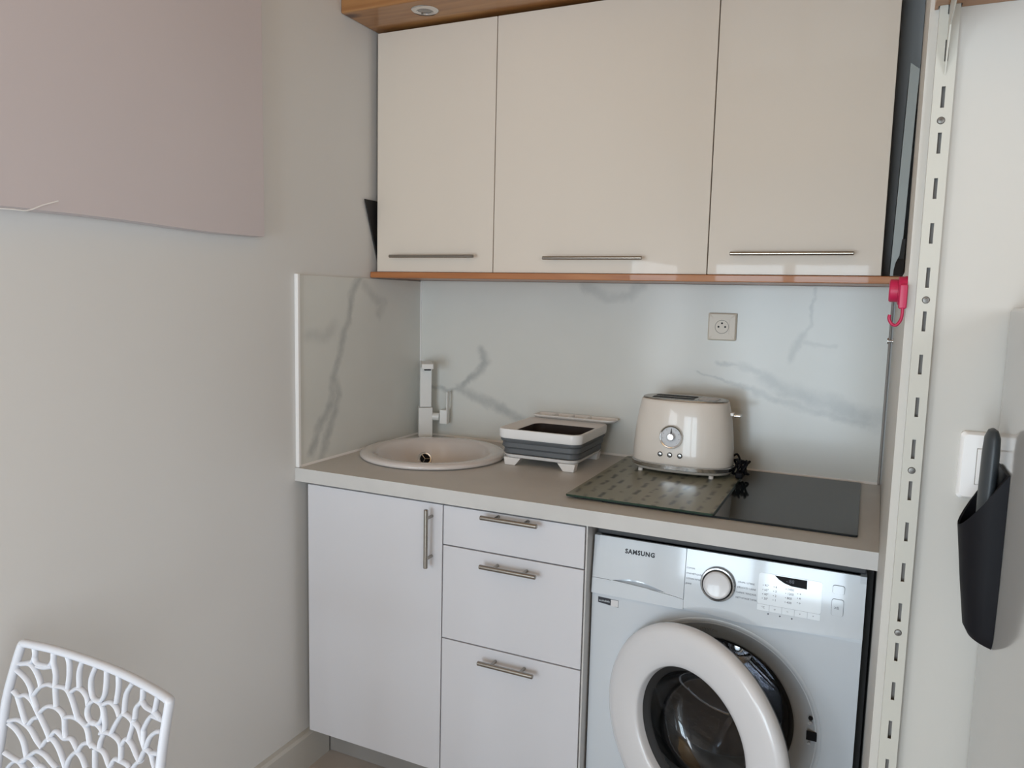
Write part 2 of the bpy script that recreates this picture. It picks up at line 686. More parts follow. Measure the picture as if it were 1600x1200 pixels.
def glazed(name, x0, x1, z0, z1, y, axis, rail=.055, mid=None):
    f = nb()
    def b_(a0, a1, c0, c1):
        if axis == 'y':
            box(f, a0, a1, y - .03, y + .03, c0, c1, .004, 1)
        else:
            box(f, y - .03, y + .03, a0, a1, c0, c1, .004, 1)
    b_(x0, x0 + rail, z0, z1)
    b_(x1 - rail, x1, z0, z1)
    b_(x0 + rail, x1 - rail, z0, z0 + rail)
    b_(x0 + rail, x1 - rail, z1 - rail, z1)
    if mid:
        b_(mid - rail / 2, mid + rail / 2, z0 + rail, z1 - rail)
    o = struct(name, f, M['white'])
    p = nb()
    if axis == 'y':
        box(p, x0 + rail - .005, x1 - rail + .005, y - .004, y + .004, z0 + rail - .005, z1 - rail + .005)
    else:
        box(p, y - .004, y + .004, x0 + rail - .005, x1 - rail + .005, z0 + rail - .005, z1 - rail + .005)
    obj('pane', p, M['paneglass'], o)


glazed('door_1', .12, 1.48, 0, 1.80, YB - .05, 'y', mid=.80)
glazed('added_window_1', -3.85, -2.55, .8, 2.1, 2.85, 'x', mid=-3.2)  # unseen window added to go with the right fill
glazed('added_window_2', -4.15, -3.05, .7, 1.72, -.05, 'x', mid=-3.6)  # unseen window added for more light from the left
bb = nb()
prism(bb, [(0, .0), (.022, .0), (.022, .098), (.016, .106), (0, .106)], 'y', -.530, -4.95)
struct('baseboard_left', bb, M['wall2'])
struct('ground_outside', box(nb(), -6, 8, -12, YB - .12, -.2, -.1), M['terrace'])
hg = nb()
box(hg, -5, 7, -9.4, -8.6, -.1, 1.7, .1)
hg = obj('hedge', hg, M['hedge'])
tag(hg, 'clipped green garden hedge outside the glazed door', 'hedge')

# splashback panels
segs_b = []
def chain(pts, w_, s_, dst):
    for i in range(len(pts) - 1):
        wi = w_ if isinstance(w_, (int, float)) else w_[min(i, len(w_) - 1)]
        dst.append((pts[i], pts[i + 1], wi, s_))
chain([[0.057, 1.072], [0.134, 1.064], [0.165, 1.073], [0.216, 1.11], [0.245, 1.138], [0.266, 1.171], [0.251, 1.203]], [.012, .012, .014, .018, .02, .022], .75, segs_b)
chain([[0.165, 1.073], [0.217, 1.05], [0.291, 1.03], [0.378, 0.991], [.44, .97]], .022, .7, segs_b)
chain([[0.608, 1.427], [0.683, 1.393], [0.755, 1.4], [0.794, 1.43]], .022, .45, segs_b)
chain([[1.28, 1.427], [1.278, 1.33], [1.259, 1.298], [1.229, 1.233]], [.007, .008, .016], .5, segs_b)
chain([[1.256, 1.28], [1.344, 1.27]], .008, .3, segs_b)
chain([[1.025, 1.208], [1.089, 1.207], [1.158, 1.174], [1.226, 1.141], [1.333, 1.109], [1.469, 1.076]], [.008, .016, .026, .036, .036], .62, segs_b)
chain([[0.971, 1.176], [1.07, 1.154], [1.139, 1.13], [1.228, 1.105], [1.314, 1.089], [1.45, 1.065]], [.006, .008, .014, .016, .018], .6, segs_b)
segs_l = []
chain([[-0.356, 1.439], [-0.394, 1.392], [-0.422, 1.3], [-0.459, 1.215], [-0.486, 1.143], [-0.468, 1.089], [-0.478, 1.039], [-0.522, 0.965], [-0.54, 0.905]], .020, .8, segs_l)
chain([[-0.486, 1.143], [-0.495, 1.064], [-0.556, 0.992], [-0.59, 0.931]], .020, .7, segs_l)
chain([[-0.595, 1.265], [-0.512, 1.262], [-0.485, 1.29]], .03, .35, segs_l)
chain([[-0.336, 1.416], [-0.286, 1.375], [-0.233, 1.364], [-0.254, 1.321]], .024, .4, segs_l)
M['marble_b'] = marble('marble_panel_back', segs_b, 'y')
M['marble_l'] = marble('marble_panel_side', segs_l, 'x')
t = thing('splashback', 'grey-veined white marble-look splashback panel on back wall behind toaster', 'splashback', (.74, -.004, .9))
obj('panel', box(nb(), .0085, 1.474, -.008, -.0005, .9005, 1.4365), M['marble_b'], t)
obj('edge_trim', box(nb(), 1.4742, 1.4795, -.011, -.0005, .9005, 1.4365, .001, 1), M['cside'], t)
obj('sealant', prism(nb(), [(-.008, .9003), (-.013, .9003), (-.008, .906)], 'x', .0085, 1.474), M['white'], t, label='white sealant bead')
t = thing('splashback', 'narrow marble-look splashback return on left wall beside sink', 'splashback', (.004, -.32, .9))
obj('panel', box(nb(), .0005, .008, -.634, -.0005, .9005, 1.434), M['marble_l'], t)
obj('edge_trim', box(nb(), .0005, .0125, -.6455, -.6345, .9005, 1.437, .0015, 1), M['white'], t, label='white plastic edge trim')
obj('corner_trim', box(nb(), .0083, .0115, -.0115, -.0083, .906, 1.434), M['white'], t, label='pale corner strip')
obj('sealant', prism(nb(), [(.008, .9003), (.013, .9003), (.008, .906)], 'y', -.634, -.012), M['white'], t, label='white sealant bead')

# ================================================================ BASE UNITS
def bar_handle(parent, a, b, r, stand, wall_y, so=.04):
    """bar handle from a to b standing in front of a front panel (front faces -y)"""
    a, b = Vector(a), Vector(b)
    d = (b - a).normalized()
    bm = nb()
    cyl(bm, a, b, r, 16, bev=.0012)
    for p in (a + d * so, b - d * so):
        cyl(bm, (p.x, p.y + r * .6, p.z), (p.x, wall_y, p.z), r * .72, 12)
    return obj('handle', bm, M['steel'], parent, 40, label='brushed steel bar handle')


def front(name, parent, x0, x1, z0, z1, m=None, y0=-.637, y1=-.619):
    return obj(name, box(nb(), x0, x1, y0, y1, z0, z1, .0014, 2), m or M['front'], parent, 40)


def carcass(x0, x1, y0, y1, z0, z1, th=.016, back=True):
    bm = nb()
    box(bm, x0, x0 + th, y0, y1, z0, z1)
    box(bm, x1 - th, x1, y0, y1, z0, z1)
    box(bm, x0 + th, x1 - th, y0, y1, z0, z0 + th)
    box(bm, x0 + th, x1 - th, y1 - .004, y1, z0 + th, z1)
    box(bm, x0 + th, x1 - th, y0, y0 + .06, z1 - th, z1)
    return bm


t = thing('base_cabinet', 'white base cabinet under the sink with one vertical handle door', 'cabinet', (.25, -.32, .12))
obj('carcass', carcass(.036, .472, -.618, -.02, .12, .8615), M['carcass'], t)
d = front('door', t, .036, .4705, .128, .8555)
bar_handle(d, (.4395, -.667, .692), (.4395, -.667, .846), .0058, 0, -.637, .024)
t = thing('base_cabinet', 'white base cabinet with three drawers left of the washing machine', 'cabinet', (.67, -.32, .12))
obj('carcass', carcass(.4735, .8575, -.618, -.02, .12, .8615), M['carcass'], t)
obj('side_panel', box(nb(), .8578, .8615, -.634, -.02, .12, .8615), M['carcass'], t)
for z0, z1, hz in ((.7535, .8555, .848), (.504, .7505, .7235), (.128, .501, .4735)):
    d = front('drawer', t, .4735, .8555, z0, z1)
    bar_handle(d, (.594, -.667, hz), (.7455, -.667, hz), .0058, 0, -.637, .036)
pl = obj('plinth', box(nb(), .0225, .865, -.5255, -.51, .001, .1195), M['cside'])
tag(pl, 'long grey plinth board beneath the base cabinets', 'plinth')

# worktop with the sink cut-out
SX, SY, SR = .240, -.300, .222
wt = nb()
plate_hole(wt, [(.0005, -.648), (1.4735, -.648), (1.4828, -.0005), (.0005, -.0005)], (SX, SY), .196, .8625, .9, 'z')
wt = obj('worktop', wt, M['worktop'])
tag(wt, 'pale grey concrete-look laminate worktop across cabinets and washer', 'worktop')
t = thing('sink', 'round white ceramic inset sink in left corner of worktop', 'sink', (SX, SY, .9))
prof = [(.196, .0008), (.214, .001), (.2205, .003), (.2225, .0075), (.2205, .0125), (.214, .0165), (.203, .0185), (.190, .0175), (.178, .013), (.170, .004),
        (.163, -.012), (.152, -.04), (.136, -.07), (.110, -.098), (.075, -.113), (.040, -.118), (.030, -.1185), (.030, -.126), (.045, -.126), (.08, -.122), (.118, -.106), (.146, -.076), (.164, -.04), (.176, -.012), (.186, -.0002), (.196, .0008)]
obj('basin', lathe(nb(), (SX, SY, .9), (0, 0, 1), (1, 0, 0), prof, 96), M['ceramic'], t, 60)
# overflow / drain seen on the basin's back wall: ring with three spokes
dr = nb()
ang = math.atan2(-.55, .35)
oc = Vector((SX - .149 * .66, SY + .149 * .75, .9 - .044))
nrm = Vector((.66 * .88, -.75 * .88, .47)).normalized()
t_d = nb()
lathe(t_d, oc, nrm, (1, 0, 0), [(.021, -.001), (.0235, .0015), (.021, .0035), (.0165, .003), (.0155, 0)], 32)
drn = obj('overflow', t_d, M['chrome'], t, 40, label='small round chrome overflow ring')
obj('overflow_hole', lathe(nb(), oc, nrm, (1, 0, 0), [(0, .0006), (.0160, .0006)], 24), M['dark'], drn)
g3 = nb()
u = nrm.orthogonal().normalized()
v = nrm.cross(u)
for k in range(3):
    a = 2 * pi * k / 3 + .5
    e = u * cos(a) + v * sin(a)
    tube(g3, [oc + nrm * .0018, oc + nrm * .0018 + e * .017], .0018, 6, 0)
obj('overflow_grid', g3, M['steel'], drn)

# tap
t = thing('tap', 'tall square white kitchen tap standing behind the sink', 'tap', (.060, -.055, .9))
def sqcol(bm, c, h0, h1, z0, z1, rot, bev=.002):
    b_ = nb()
    box(b_, -h0, h0, -h1, h1, z0, z1, bev)
    merge(bm, b_, Matrix.Translation((c[0], c[1], 0)) @ Matrix.Rotation(rot, 4, 'Z'))
    return bm
TA = math.atan2(.57, .82)
TC = (.0615, -.058)
obj('body', sqcol(nb(), TC, .0235, .0235, .9003, 1.006, TA), M['tapwhite'], t)
obj('column', sqcol(nb(), TC, .0195, .0195, 1.0075, 1.145, TA), M['tapwhite'], t)
sp = nb()
box(sp, -.0190, .0190, -.108, .0195, 1.1455, 1.163, .002)
merge_sp = nb()
merge(merge_sp, sp, Matrix.Translation((TC[0], TC[1], 0)) @ Matrix.Rotation(TA, 4, 'Z'))
sp = obj('spout', merge_sp, M['tapwhite'], t)
ae = nb()
sqcol(ae, (TC[0] + sin(TA) * .097, TC[1] - cos(TA) * .097), .011, .0095, 1.141, 1.1455, TA, .001)
obj('aerator', ae, M['dark'], sp)
lv = nb()
cyl(lv, (TC[0] + .022, TC[1] + .004, .974), (TC[0] + .050, TC[1] + .012, .974), .0135, 20)
obj('lever_stem', lv, M['tapwhite'], t, 40)
lv = nb()
sqcol(lv, (TC[0] + .066, TC[1] + .017), .013, .017, .952, 1.000, .25, .0015)
sqcol(lv, (TC[0] + .0775, TC[1] + .020), .0018, .015, .952, 1.062, .25, .0008)
obj('lever', lv, M['tapwhite'], t)

# ================================================================ WASHING MACHINE
WY = -.600
def W(x, z):
    return (1.427 + (x - 1.427) * .9912, 1.386 + (z - 1.386) * .9912)
washer = thing('washing_machine', 'white front-loading washing machine with round door ajar under worktop', 'washing machine', (1.16, -.3, 0))
X0, X1, ZT = .8665, 1.457, .829
bm = nb()
box(bm, X0, X0 + .012, WY + .004, -.03, .012, ZT)
box(bm, X1 - .012, X1, WY + .004, -.03, .012, ZT)
box(bm, X0 + .012, X1 - .012, -.045, -.03, .012, ZT)
box(bm, X0 + .012, X1 - .012, WY + .01, -.045, .012, .024)
obj('housing', bm, M['applwhite'], washer)
obj('lid', box(nb(), X0 + .001, X1 - .001, WY + .02, -.028, ZT + .0005, ZT + .014, .003), M['rubber'], washer, label='dark grey top lid')
CX, CZ = W(1.157, .437)
ZF = W(0, .684)[1]
bm = nb()
plate_hole(bm, [(X0, .06), (X1, .06), (X1, ZF), (X0, ZF)], (CX, CZ), .222, WY, WY + .01, 'y')
obj('front_panel', bm, M['applwhite'], washer, 30)
obj('kick_panel', box(nb(), X0, X1, WY, WY + .01, .014, .057, .002), M['applwhite'], washer)
# dished surround around the opening
ax = (0, -1, 0)
bm = lathe(nb(), (CX, WY, CZ), ax, (1, 0, 0), [(.232, -.0005), (.234, .0010), (.231, .0022), (.226, .0016), (.219, -.004), (.207, -.013), (.193, -.024), (.182, -.032), (.175, -.036), (.1725, -.044)], 96)
obj('porthole_surround', bm, M['applwhite'], washer, 50)
bm = lathe(nb(), (CX, WY, CZ), ax, (1, 0, 0), [(.1735, -.036), (.1755, -.034), (.170, -.040), (.164, -.05), (.168, -.062), (.160, -.07), (.150, -.08), (.146, -.095), (.150, -.105)], 96)
obj('gasket', bm, M['gasket'], washer, 60, label='dark grey rubber door gasket')
bm = lathe(nb(), (CX, WY, CZ), ax, (1, 0, 0), [(.150, -.105), (.215, -.115), (.235, -.13), (.235, -.38), (.22, -.395), (.05, -.40), (0, -.39)], 72)
drum = obj('drum', bm, M['drum'], washer, 50, label='stainless steel drum')
bm = nb()
for k in range(3):
    a = 2 * pi * k / 3 + .4
    c = Vector((CX + .228 * cos(a), 0, CZ + .228 * sin(a)))
    i_ = Vector((CX + .180 * cos(a), 0, CZ + .180 * sin(a)))
    tng = Vector((-sin(a), 0, cos(a))) * .022
    obj('paddle', loft(nb(), [[(p.x, y, p.z) for p in (c - tng, c + tng, i_ + tng * .3, i_ - tng * .3)] for y in (WY + .14, WY + .36)]), M['drum'], drum)
bm = nb()
for k in range(9):
    a = 2 * pi * k / 9
    e = Vector((cos(a), 0, sin(a)))
    c0 = Vector((CX, WY + .391, CZ))
    tube(bm, [c0 + e * .03, c0 + e * .2], .006, 8, 0)
lathe(bm, (CX, WY + .392, CZ), ax, (1, 0, 0), [(.045, 0), (.04, .012), (.02, .02), (0, .022)], 24)
obj('drum_back_star', bm, M['chrome'], drum, 40)
# latch hole, screws
def Wb(x0, x1, z0, z1, off, th=.002, bev=.0008):
    a, c = W(x0, z0), W(x1, z1)
    return box(nb(), a[0], c[0], WY - off - th, WY - off, a[1], c[1], bev, 1)
obj('latch_hole', Wb(1.362, 1.3835, .442, .463, .0002, .001, 0), M['dark'], washer, label='small black square latch opening')
bm = nb()
for (x, z), r in ((W(1.3685, .4925), .0048), (W(1.3685, .4815), .0042), (W(1.368, .4345), .003)):
    cyl(bm, (x, WY, z), (x, WY - .0016, z), r, 16)
    s = obj('screw', bm, M['dark'] if r > .0045 else M['darkchrome'], washer, 40)
    bm = nb()
bm.free()

# control fascia, leaning back a little
TILT = math.tan(radians(6.0))
def FY(v, off=0.0):
    return WY - .003 + (v - ZF) * TILT - off
def fprism(bm, pts, off, th):
    """polygon in fascia (x, z) raised from off to off+th"""
    t_ = bmesh.new()
    A = [t_.verts.new((p[0], FY(p[1], off), p[1])) for p in pts]
    B = [t_.verts.new((p[0], FY(p[1], off + th), p[1])) for p in pts]
    t_.faces.new(A)
    t_.faces.new(B[::-1])
    n = len(pts)
    for i in range(n):
        t_.faces.new((A[i], B[i], B[(i + 1) % n], A[(i + 1) % n]))
    bmesh.ops.recalc_face_normals(t_, faces=t_.faces[:])
    merge(bm, t_)
    return bm
def frr(x0, x1, z0, z1, r, off, th):
    a, c = W(x0, z0), W(x1, z1)
    return fprism(nb(), rrect(a[0], c[0], a[1], c[1], r, 4), off, th)
# lower edge sweeps: level over the drawer, dips round the porthole, level again
low = []
for px, pz in ((.9, .722), (1.0, .7165), (1.055, .712), (1.083, .708)):
    low.append(W(px, pz))
dl = [(X0, low[0][1])] + low
def rtop(x0, x1, z, r, left, right):
    p = []
    if right:
        p += [(x1 - r + r * cos(radians(a)), z - r + r * sin(radians(a))) for a in range(0, 91, 15)]
    else:
        p += [(x1, z)]
    if left:
        p += [(x0 + r + r * cos(radians(a)), z - r + r * sin(radians(a))) for a in range(90, 181, 15)]
    else:
        p += [(x0, z)]
    return p
XD = W(1.0825, 0)[0]
drawer_pts = [(X0, dl[0][1])] + low[:-1] + [(XD - .0008, W(1.083, .708)[1])] + rtop(X0, XD - .0008, ZT, .014, True, False)
# finger recess of the detergent drawer: a crescent scooped into its front
xa, xb = W(.890, 0)[0], W(1.042, 0)[0]
za, zb = W(0, .7165)[1], W(0, .7155)[1]
NG = 32
arc, line = [], []
for i in range(NG + 1):
    q = i / NG
    zl = za + (zb - za) * q
    line.append((xa + (xb - xa) * q, zl))
    arc.append((xa + (xb - xa) * q, zl + .0150 * sin(pi * q) ** 1.3))
hole = line + arc[-2:0:-1]
t_ = bmesh.new()
ed = []
for lp in (drawer_pts, hole):
    vs = [t_.verts.new((p[0], FY(p[1], .006), p[1])) for p in lp]
    ed += [t_.edges.new((vs[i], vs[(i + 1) % len(vs)])) for i in range(len(vs))]
bmesh.ops.triangle_fill(t_, use_beauty=True, use_dissolve=False, edges=ed)
for f in t_.faces:
    f.normal_update()
    if f.normal.y > 0:
        f.normal_flip()
n_ = len(drawer_pts)
A = [t_.verts.new((p[0], FY(p[1], .006), p[1])) for p in drawer_pts]
B = [t_.verts.new((p[0], FY(p[1], 0), p[1])) for p in drawer_pts]
for i in range(n_):
    t_.faces.new((A[i], B[i], B[(i + 1) % n_], A[(i + 1) % n_]))
dw = obj('detergent_drawer', t_, M['fascia'], washer)
t_ = bmesh.new()
rows = []
for i in range(NG + 1):
    q = sin(pi * i / NG) ** .8
    (x, zl), (_, zh) = line[i], arc[i]
    rows.append([t_.verts.new((x, FY(zz, .006 - dpt * q), zz)) for zz, dpt in ((zh, 0), (zh - .0002, .014), (zl + (zh - zl) * .45, .0125), (zl + (zh - zl) * .12, .006), (zl, 0))])
for A, B in zip(rows, rows[1:]):
    for j in range(4):
        t_.faces.new((A[j], B[j], B[j + 1], A[j + 1]))
bmesh.ops.recalc_face_normals(t_, faces=t_.faces[:])
obj('drawer_grip', t_, M['fascia'], dw, 35)
cp_low = [W(*p) for p in ((1.083, .688), (1.11, .6875), (1.14, .6855), (1.17, .6825), (1.20, .680), (1.24, .680), (1.30, .683), (1.36, .687), (1.42, .6905))]
cp = [(XD + .0006, cp_low[0][1])] + cp_low[1:] + [(X1, W(1.455, .692)[1])] + rtop(XD + .0006, X1, ZT, .014, False, True)
fas = obj('control_panel', fprism(nb(), cp, 0, .006), M['fascia'], washer, 30)
fill = [(XD - .004, ZF - .002), (X1, ZF - .002), (X1, ZT - .012), (XD - .004, ZT - .012)]
obj('panel_backing', fprism(nb(), fill, -.006, .0055), M['applwhite'], washer)
obj('fascia_strip', fprism(nb(), [(X0, ZF), (XD, ZF)] + [(p[0], p[1] - .0012) for p in ([(XD, low[-1][1])] + low[::-1])] + [(X0, low[0][1] - .0012)], 0, .0055), M['applwhite'], washer, 30)
# brand lettering, dial, display, buttons
FM = Matrix(((1, 0, 0, 0), (0, TILT, -1, 0), (0, 1, 0, 0), (0, 0, 0, 1)))
def ftext(s, x, z, size, par, m=M['ink'], bold=0.0, wid=1.0, name='lettering', space=1.0, off=.0063):
    px, pz = W(x, z)
    mt = Matrix.Translation((px, FY(pz, off), pz)) @ FM @ Matrix.Diagonal((wid, 1, 1, 1))
    return obj(name, text_bm(s, size, .0002, mt, bold=bold, space=space), m, par)
ftext('SAMSUNG', .9385, .7955, .0145, dw, bold=.0006, wid=.98, space=1.13)
KX, KZ = W(1.157, .7565)
kn = Vector((0, -1, TILT)).normalized()
ko = Vector((KX, FY(KZ, .006), KZ))
dial = obj('dial', lathe(nb(), ko, kn, (1, 0, 0), [(.0385, 0), (.0385, .005), (.0365, .010), (.0335, .0105), (.0315, .008), (.0305, .004)], 48), M['darkchrome'], fas, 40, label='round programme dial with chrome ring')
obj('dial_cap', lathe(nb(), ko, kn, (1, 0, 0), [(.0305, .004), (.0300, .016), (.0275, .0185), (.024, .0168), (0, .016)], 48), M['doorwhite'], fas, 40)
DX0, DX1, DZ0, DZ1 = 1.2435, 1.3735, .7165, .7985
obj('display_panel', frr(DX0, DX1, .7305, DZ1, .005, .0062, .0012), M['display'], fas)
sc_pts = [W(*p) for p in ((1.2765, .797), (1.285, .7895), (1.297, .7835), (1.312, .7795), (1.343, .7785), (1.3425, .797))]
scr = obj('screen', fprism(nb(), sc_pts, .0076, .0005), M['dark'], fas, label='small black display window')
fw_ = W(1.300, .789)
obj('digits', text_bm('-:88', .011, .0001, Matrix.Translation((fw_[0], FY(fw_[1], .0083), fw_[1])) @ FM), M['greyink'], scr)
bw = (DX1 - DX0) / 5
for k in range(5):
    obj('button', frr(DX0 + bw * k + .0006, DX0 + bw * (k + 1) - .0006, DZ0, .7298, .0012, .0062, .0012), M['display'], fas)
for k in range(5):
    ftext(('°C', 'o', '~', 'v', '+')[k], DX0 + bw * (k + .38), .7235, .006, fas, M['greyink'], name='button_symbol', off=.0076)
for k, (x, rows_) in enumerate(((1.2525, ('• 95°', '• 60°', '• 40°', '• 30°')), (1.275, ('• 4', '• 3', '• 2', '• 1')), (1.300, ('• 1400', '• 1200', '• 800', '• 400')), (1.3245, ('• +', '• ≡', '• o')))):
    for j, s in enumerate(rows_):
        ftext(s, x, .7715 - j * .0095 - (.006 if k == 3 else 0), .0066, fas, M['greyink'], off=.0076)
for k in range(3):
    px, pz = W(1.268 + k * .0245, .7105 - .0005 * k)
    obj('indicator', lathe(nb(), (px, FY(pz, .0061), pz), kn, (1, 0, 0), [(.0018, 0), (.0014, .0008), (0, .001)], 10), M['greyink'], fas)
for z0, z1, nm in ((.7795, .797, 'power_button'), (.7335, .768, 'start_button')):
    bt = frr(1.394, 1.4165, z0, z1, .004, .006, .0022)
    b_ = obj(nm, bt, M['fascia'], fas, 30)
    rm_ = fprism(nb(), rrect(*[q for q in (W(1.3933, 0)[0], W(1.4172, 0)[0], W(0, z0 - .0007)[1], W(0, z1 + .0007)[1])], .0045, 4), .0058, .0006)
    obj('button_edge', rm_, M['greyink'], b_)
ftext('>II', 1.3985, .750, .009, fas, M['greyink'], off=.0084)
for j, s in enumerate(('COTON', 'SYNTHÉTIQUES', 'COTON INTENSIF', 'JEANS')):
    ftext(s, 1.0850, .7815 - j * .0115 - (.001 if j else 0), .0050, fas, M['greyink'])
for j, s in enumerate(('DRAPS / LITERIE', 'DÉLICATS / LAINE', 'RAPIDE / RINÇAGE', 'NETTOYAGE TAMBOUR')):
    ftext(s, 1.200 - .001 * j, .769 - j * .0115, .0050, fas, M['greyink'])
# sticker on the front
a, c = W(.877, .6555), W(.928, .6725)
st = obj('sticker', prism(nb(), [(a[0], a[1] + .004), (c[0], a[1] - .001), (c[0], c[1] - .0005), (a[0], c[1] + .001)], 'y', WY - .0008, WY - .0001), M['greyink'], washer, label='small black and silver energy sticker')
obj('sticker_black', prism(nb(), [(a[0] + .0006, a[1] + .0045), (a[0] + .031, a[1] + .0008), (a[0] + .031, c[1]), (a[0] + .0006, c[1] + .0005)], 'y', WY - .0010, WY - .0008), M['ink'], st)
obj('sticker_white', box(nb(), a[0] + .032, c[0] - .0006, WY - .0010, WY - .0008, a[1] + .0002, c[1] - .0012), M['doorwhite'], st)
obj('sticker_lettering', text_bm('ecobubble', .0065, .00005, Matrix.Translation((a[0] + .002, WY - .00105, (a[1] + c[1]) / 2 + .001)) @ Matrix(((1, 0, 0, 0), (0, 0, -1, 0), (0, 1, 0, 0), (0, 0, 0, 1)))), M['display'], st)
nt_ = text_bm('ATTENTION', .0075, .00005, Matrix.Translation((W(1.118, 0)[0], WY + .0085, W(0, .6415)[1])) @ Matrix(((1, 0, 0, 0), (0, .55, -.84, 0), (0, .84, .55, 0), (0, 0, 0, 1))))
obj('warning_lettering', nt_, M['greyink'], washer)
for x in (X0 + .05, X1 - .05):
    for y in (-.54, -.09):
        obj('foot', cyl(nb(), (x, y, .0003), (x, y, .012), .02, 16), M['rubber'], washer, 40)

# the open door
TH = radians(28.4)
DU = Vector((cos(TH), -sin(TH), 0))
DN = Vector((-sin(TH), -cos(TH), 0))
DC = Vector((1.1285, -.713, .4475))
bm = lathe(nb(), DC, DN, DU, [(.2395, -.024), (.243, -.016), (.2425, -.006), (.238, .002), (.228, .0075), (.212, .0095), (.185, .0085), (.165, .005), (.153, .000), (.1495, -.006), (.1480, -.020)], 120)
door = obj('door', bm, M['doorwhite'], washer, 60, label='round white porthole door standing ajar')
obj('door_back', lathe(nb(), DC, DN, DU, [(.2385, -.0242), (.235, -.032), (.215, -.036), (.172, -.038), (.160, -.034), (.152, -.022)], 96), M['rubber'], door, 60, label='dark rear cover of the door')
obj('door_bezel', lathe(nb(), DC, DN, DU, [(.1480, -.020), (.144, -.024), (.138, -.026), (.134, -.032)], 96), M['darkm'], door, 60)
bw_ = [(.1495, -.030), (.146, -.034), (.141, -.046), (.132, -.070), (.118, -.092), (.10, -.104), (.06, -.112), (0, -.114),
       (0, -.109), (.06, -.107), (.098, -.099), (.113, -.088), (.127, -.068), (.136, -.045), (.140, -.032)]
obj('glass_bowl', lathe(nb(), DC, DN, DU, bw_, 96), M['bowlglass'], door, 60, label='clear glass door bowl')

# ================================================================ ON THE WORKTOP
# hob
hob = thing('hob', 'plain black glass hob set into worktop at right', 'hob', (1.15, -.29, .9))
obj('glass_top', prism(nb(), rrect(.868, 1.434, -.563, -.030, .006, 3), 'z', .9003, .9052, .0008), M['glassblack'], hob)
bd = thing('glass_board', 'frosted glass protector board with printed brick dashes, under the toaster', 'board', (.96, -.30, .9055))
BP = rrect(.7785, 1.135, -.570, -.040, .004, 3)
obj('glass_sheet', prism(nb(), BP, 'z', .9055, .9102, .0006), M['greenedge'], bd)
obj('printed_face', prism(nb(), rrect(.7797, 1.1338, -.5688, -.0412, .004, 3), 'z', .91022, .91046), M['brick'], bd)
for x, y in ((.80, -.55), (.80, -.06)):
    obj('rubber_foot', cyl(nb(), (x, y, .9003), (x, y, .9054), .006, 12), M['rubber'], bd)

# folding dish tub
t = thing('dish_tub', 'folding white and grey dish tub standing between sink and toaster', 'dish tub', (.59, -.18, .9))
def rr3(x0, x1, y0, y1, r, z):
    return [(p[0], p[1], z) for p in rrect(x0, x1, y0, y1, r, 6)]
TX0, TX1, TY0, TY1 = .464, .722, -.322, -.062
rim = nb()
loft(rim, [rr3(TX0 + .003, TX1 - .003, TY0 + .003, TY1 - .003, .028, .981), rr3(TX0, TX1, TY0, TY1, .030, .985), rr3(TX0 - .001, TX1 + .001, TY0 - .001, TY1 + .001, .031, 1.005),
           rr3(TX0 + .001, TX1 - .001, TY0 + .001, TY1 - .001, .030, 1.0085), rr3(TX0 + .008, TX1 - .008, TY0 + .008, TY1 - .008, .028, 1.0085),
           rr3(TX0 + .036, TX1 - .014, TY0 + .014, TY1 - .046, .028, 1.001), rr3(TX0 + .038, TX1 - .016, TY0 + .016, TY1 - .048, .028, .998)], False, False)
obj('rim', rim, M['white'], t, 50)
b_ = nb()
loft(b_, [rr3(TX0 + .022, TX1 - .022, TY0 + .022, TY1 - .022, .028, .934), rr3(TX0 + .010, TX1 - .010, TY0 + .010, TY1 - .010, .03, .938), rr3(TX0 + .012, TX1 - .012, TY0 + .012, TY1 - .012, .03, .950),
          rr3(TX0 + .006, TX1 - .006, TY0 + .006, TY1 - .006, .03, .956), rr3(TX0 + .008, TX1 - .008, TY0 + .008, TY1 - .008, .03, .968), rr3(TX0 + .003, TX1 - .003, TY0 + .003, TY1 - .003, .03, .974), rr3(TX0 + .003, TX1 - .003, TY0 + .003, TY1 - .003, .03, .9815),
          ], False, False)
obj('folding_wall', b_, M['grey'], t, 40, label='grey silicone folding wall')
b_ = nb()
loft(b_, [rr3(TX0 + .038, TX1 - .016, TY0 + .016, TY1 - .048, .028, .998), rr3(TX0 + .038, TX1 - .020, TY0 + .020, TY1 - .048, .028, .960), rr3(TX0 + .040, TX1 - .030, TY0 + .030, TY1 - .048, .026, .940)], False, True)
obj('tub_lining', b_, M['tubin'], t, 40, label='dark inside of the tub')
b_ = nb()
loft(b_, [rr3(TX0 + .024, TX1 - .024, TY0 + .024, TY1 - .024, .024, .922), rr3(TX0 + .016, TX1 - .016, TY0 + .016, TY1 - .016, .03, .9245), rr3(TX0 + .011, TX1 - .011, TY0 + .011, TY1 - .011, .03, .9335), rr3(TX0 + .022, TX1 - .022, TY0 + .022, TY1 - .022, .03, .9338)])
obj('base', b_, M['white'], t, 40)
for sx in (0, 1):
    for sy in (0, 1):
        xx = TX0 + .018 if sx == 0 else TX1 - .018
        s = 1 if sx == 0 else -1
        yy = TY0 + .016 if sy == 0 else TY1 - .044
        obj('foot', prism(nb(), [(xx, .9225), (xx + s * .004, .9006), (xx + s * .036, .9006), (xx + s * .054, .9225)], 'y', yy, yy + .028, .001), M['white'], t)
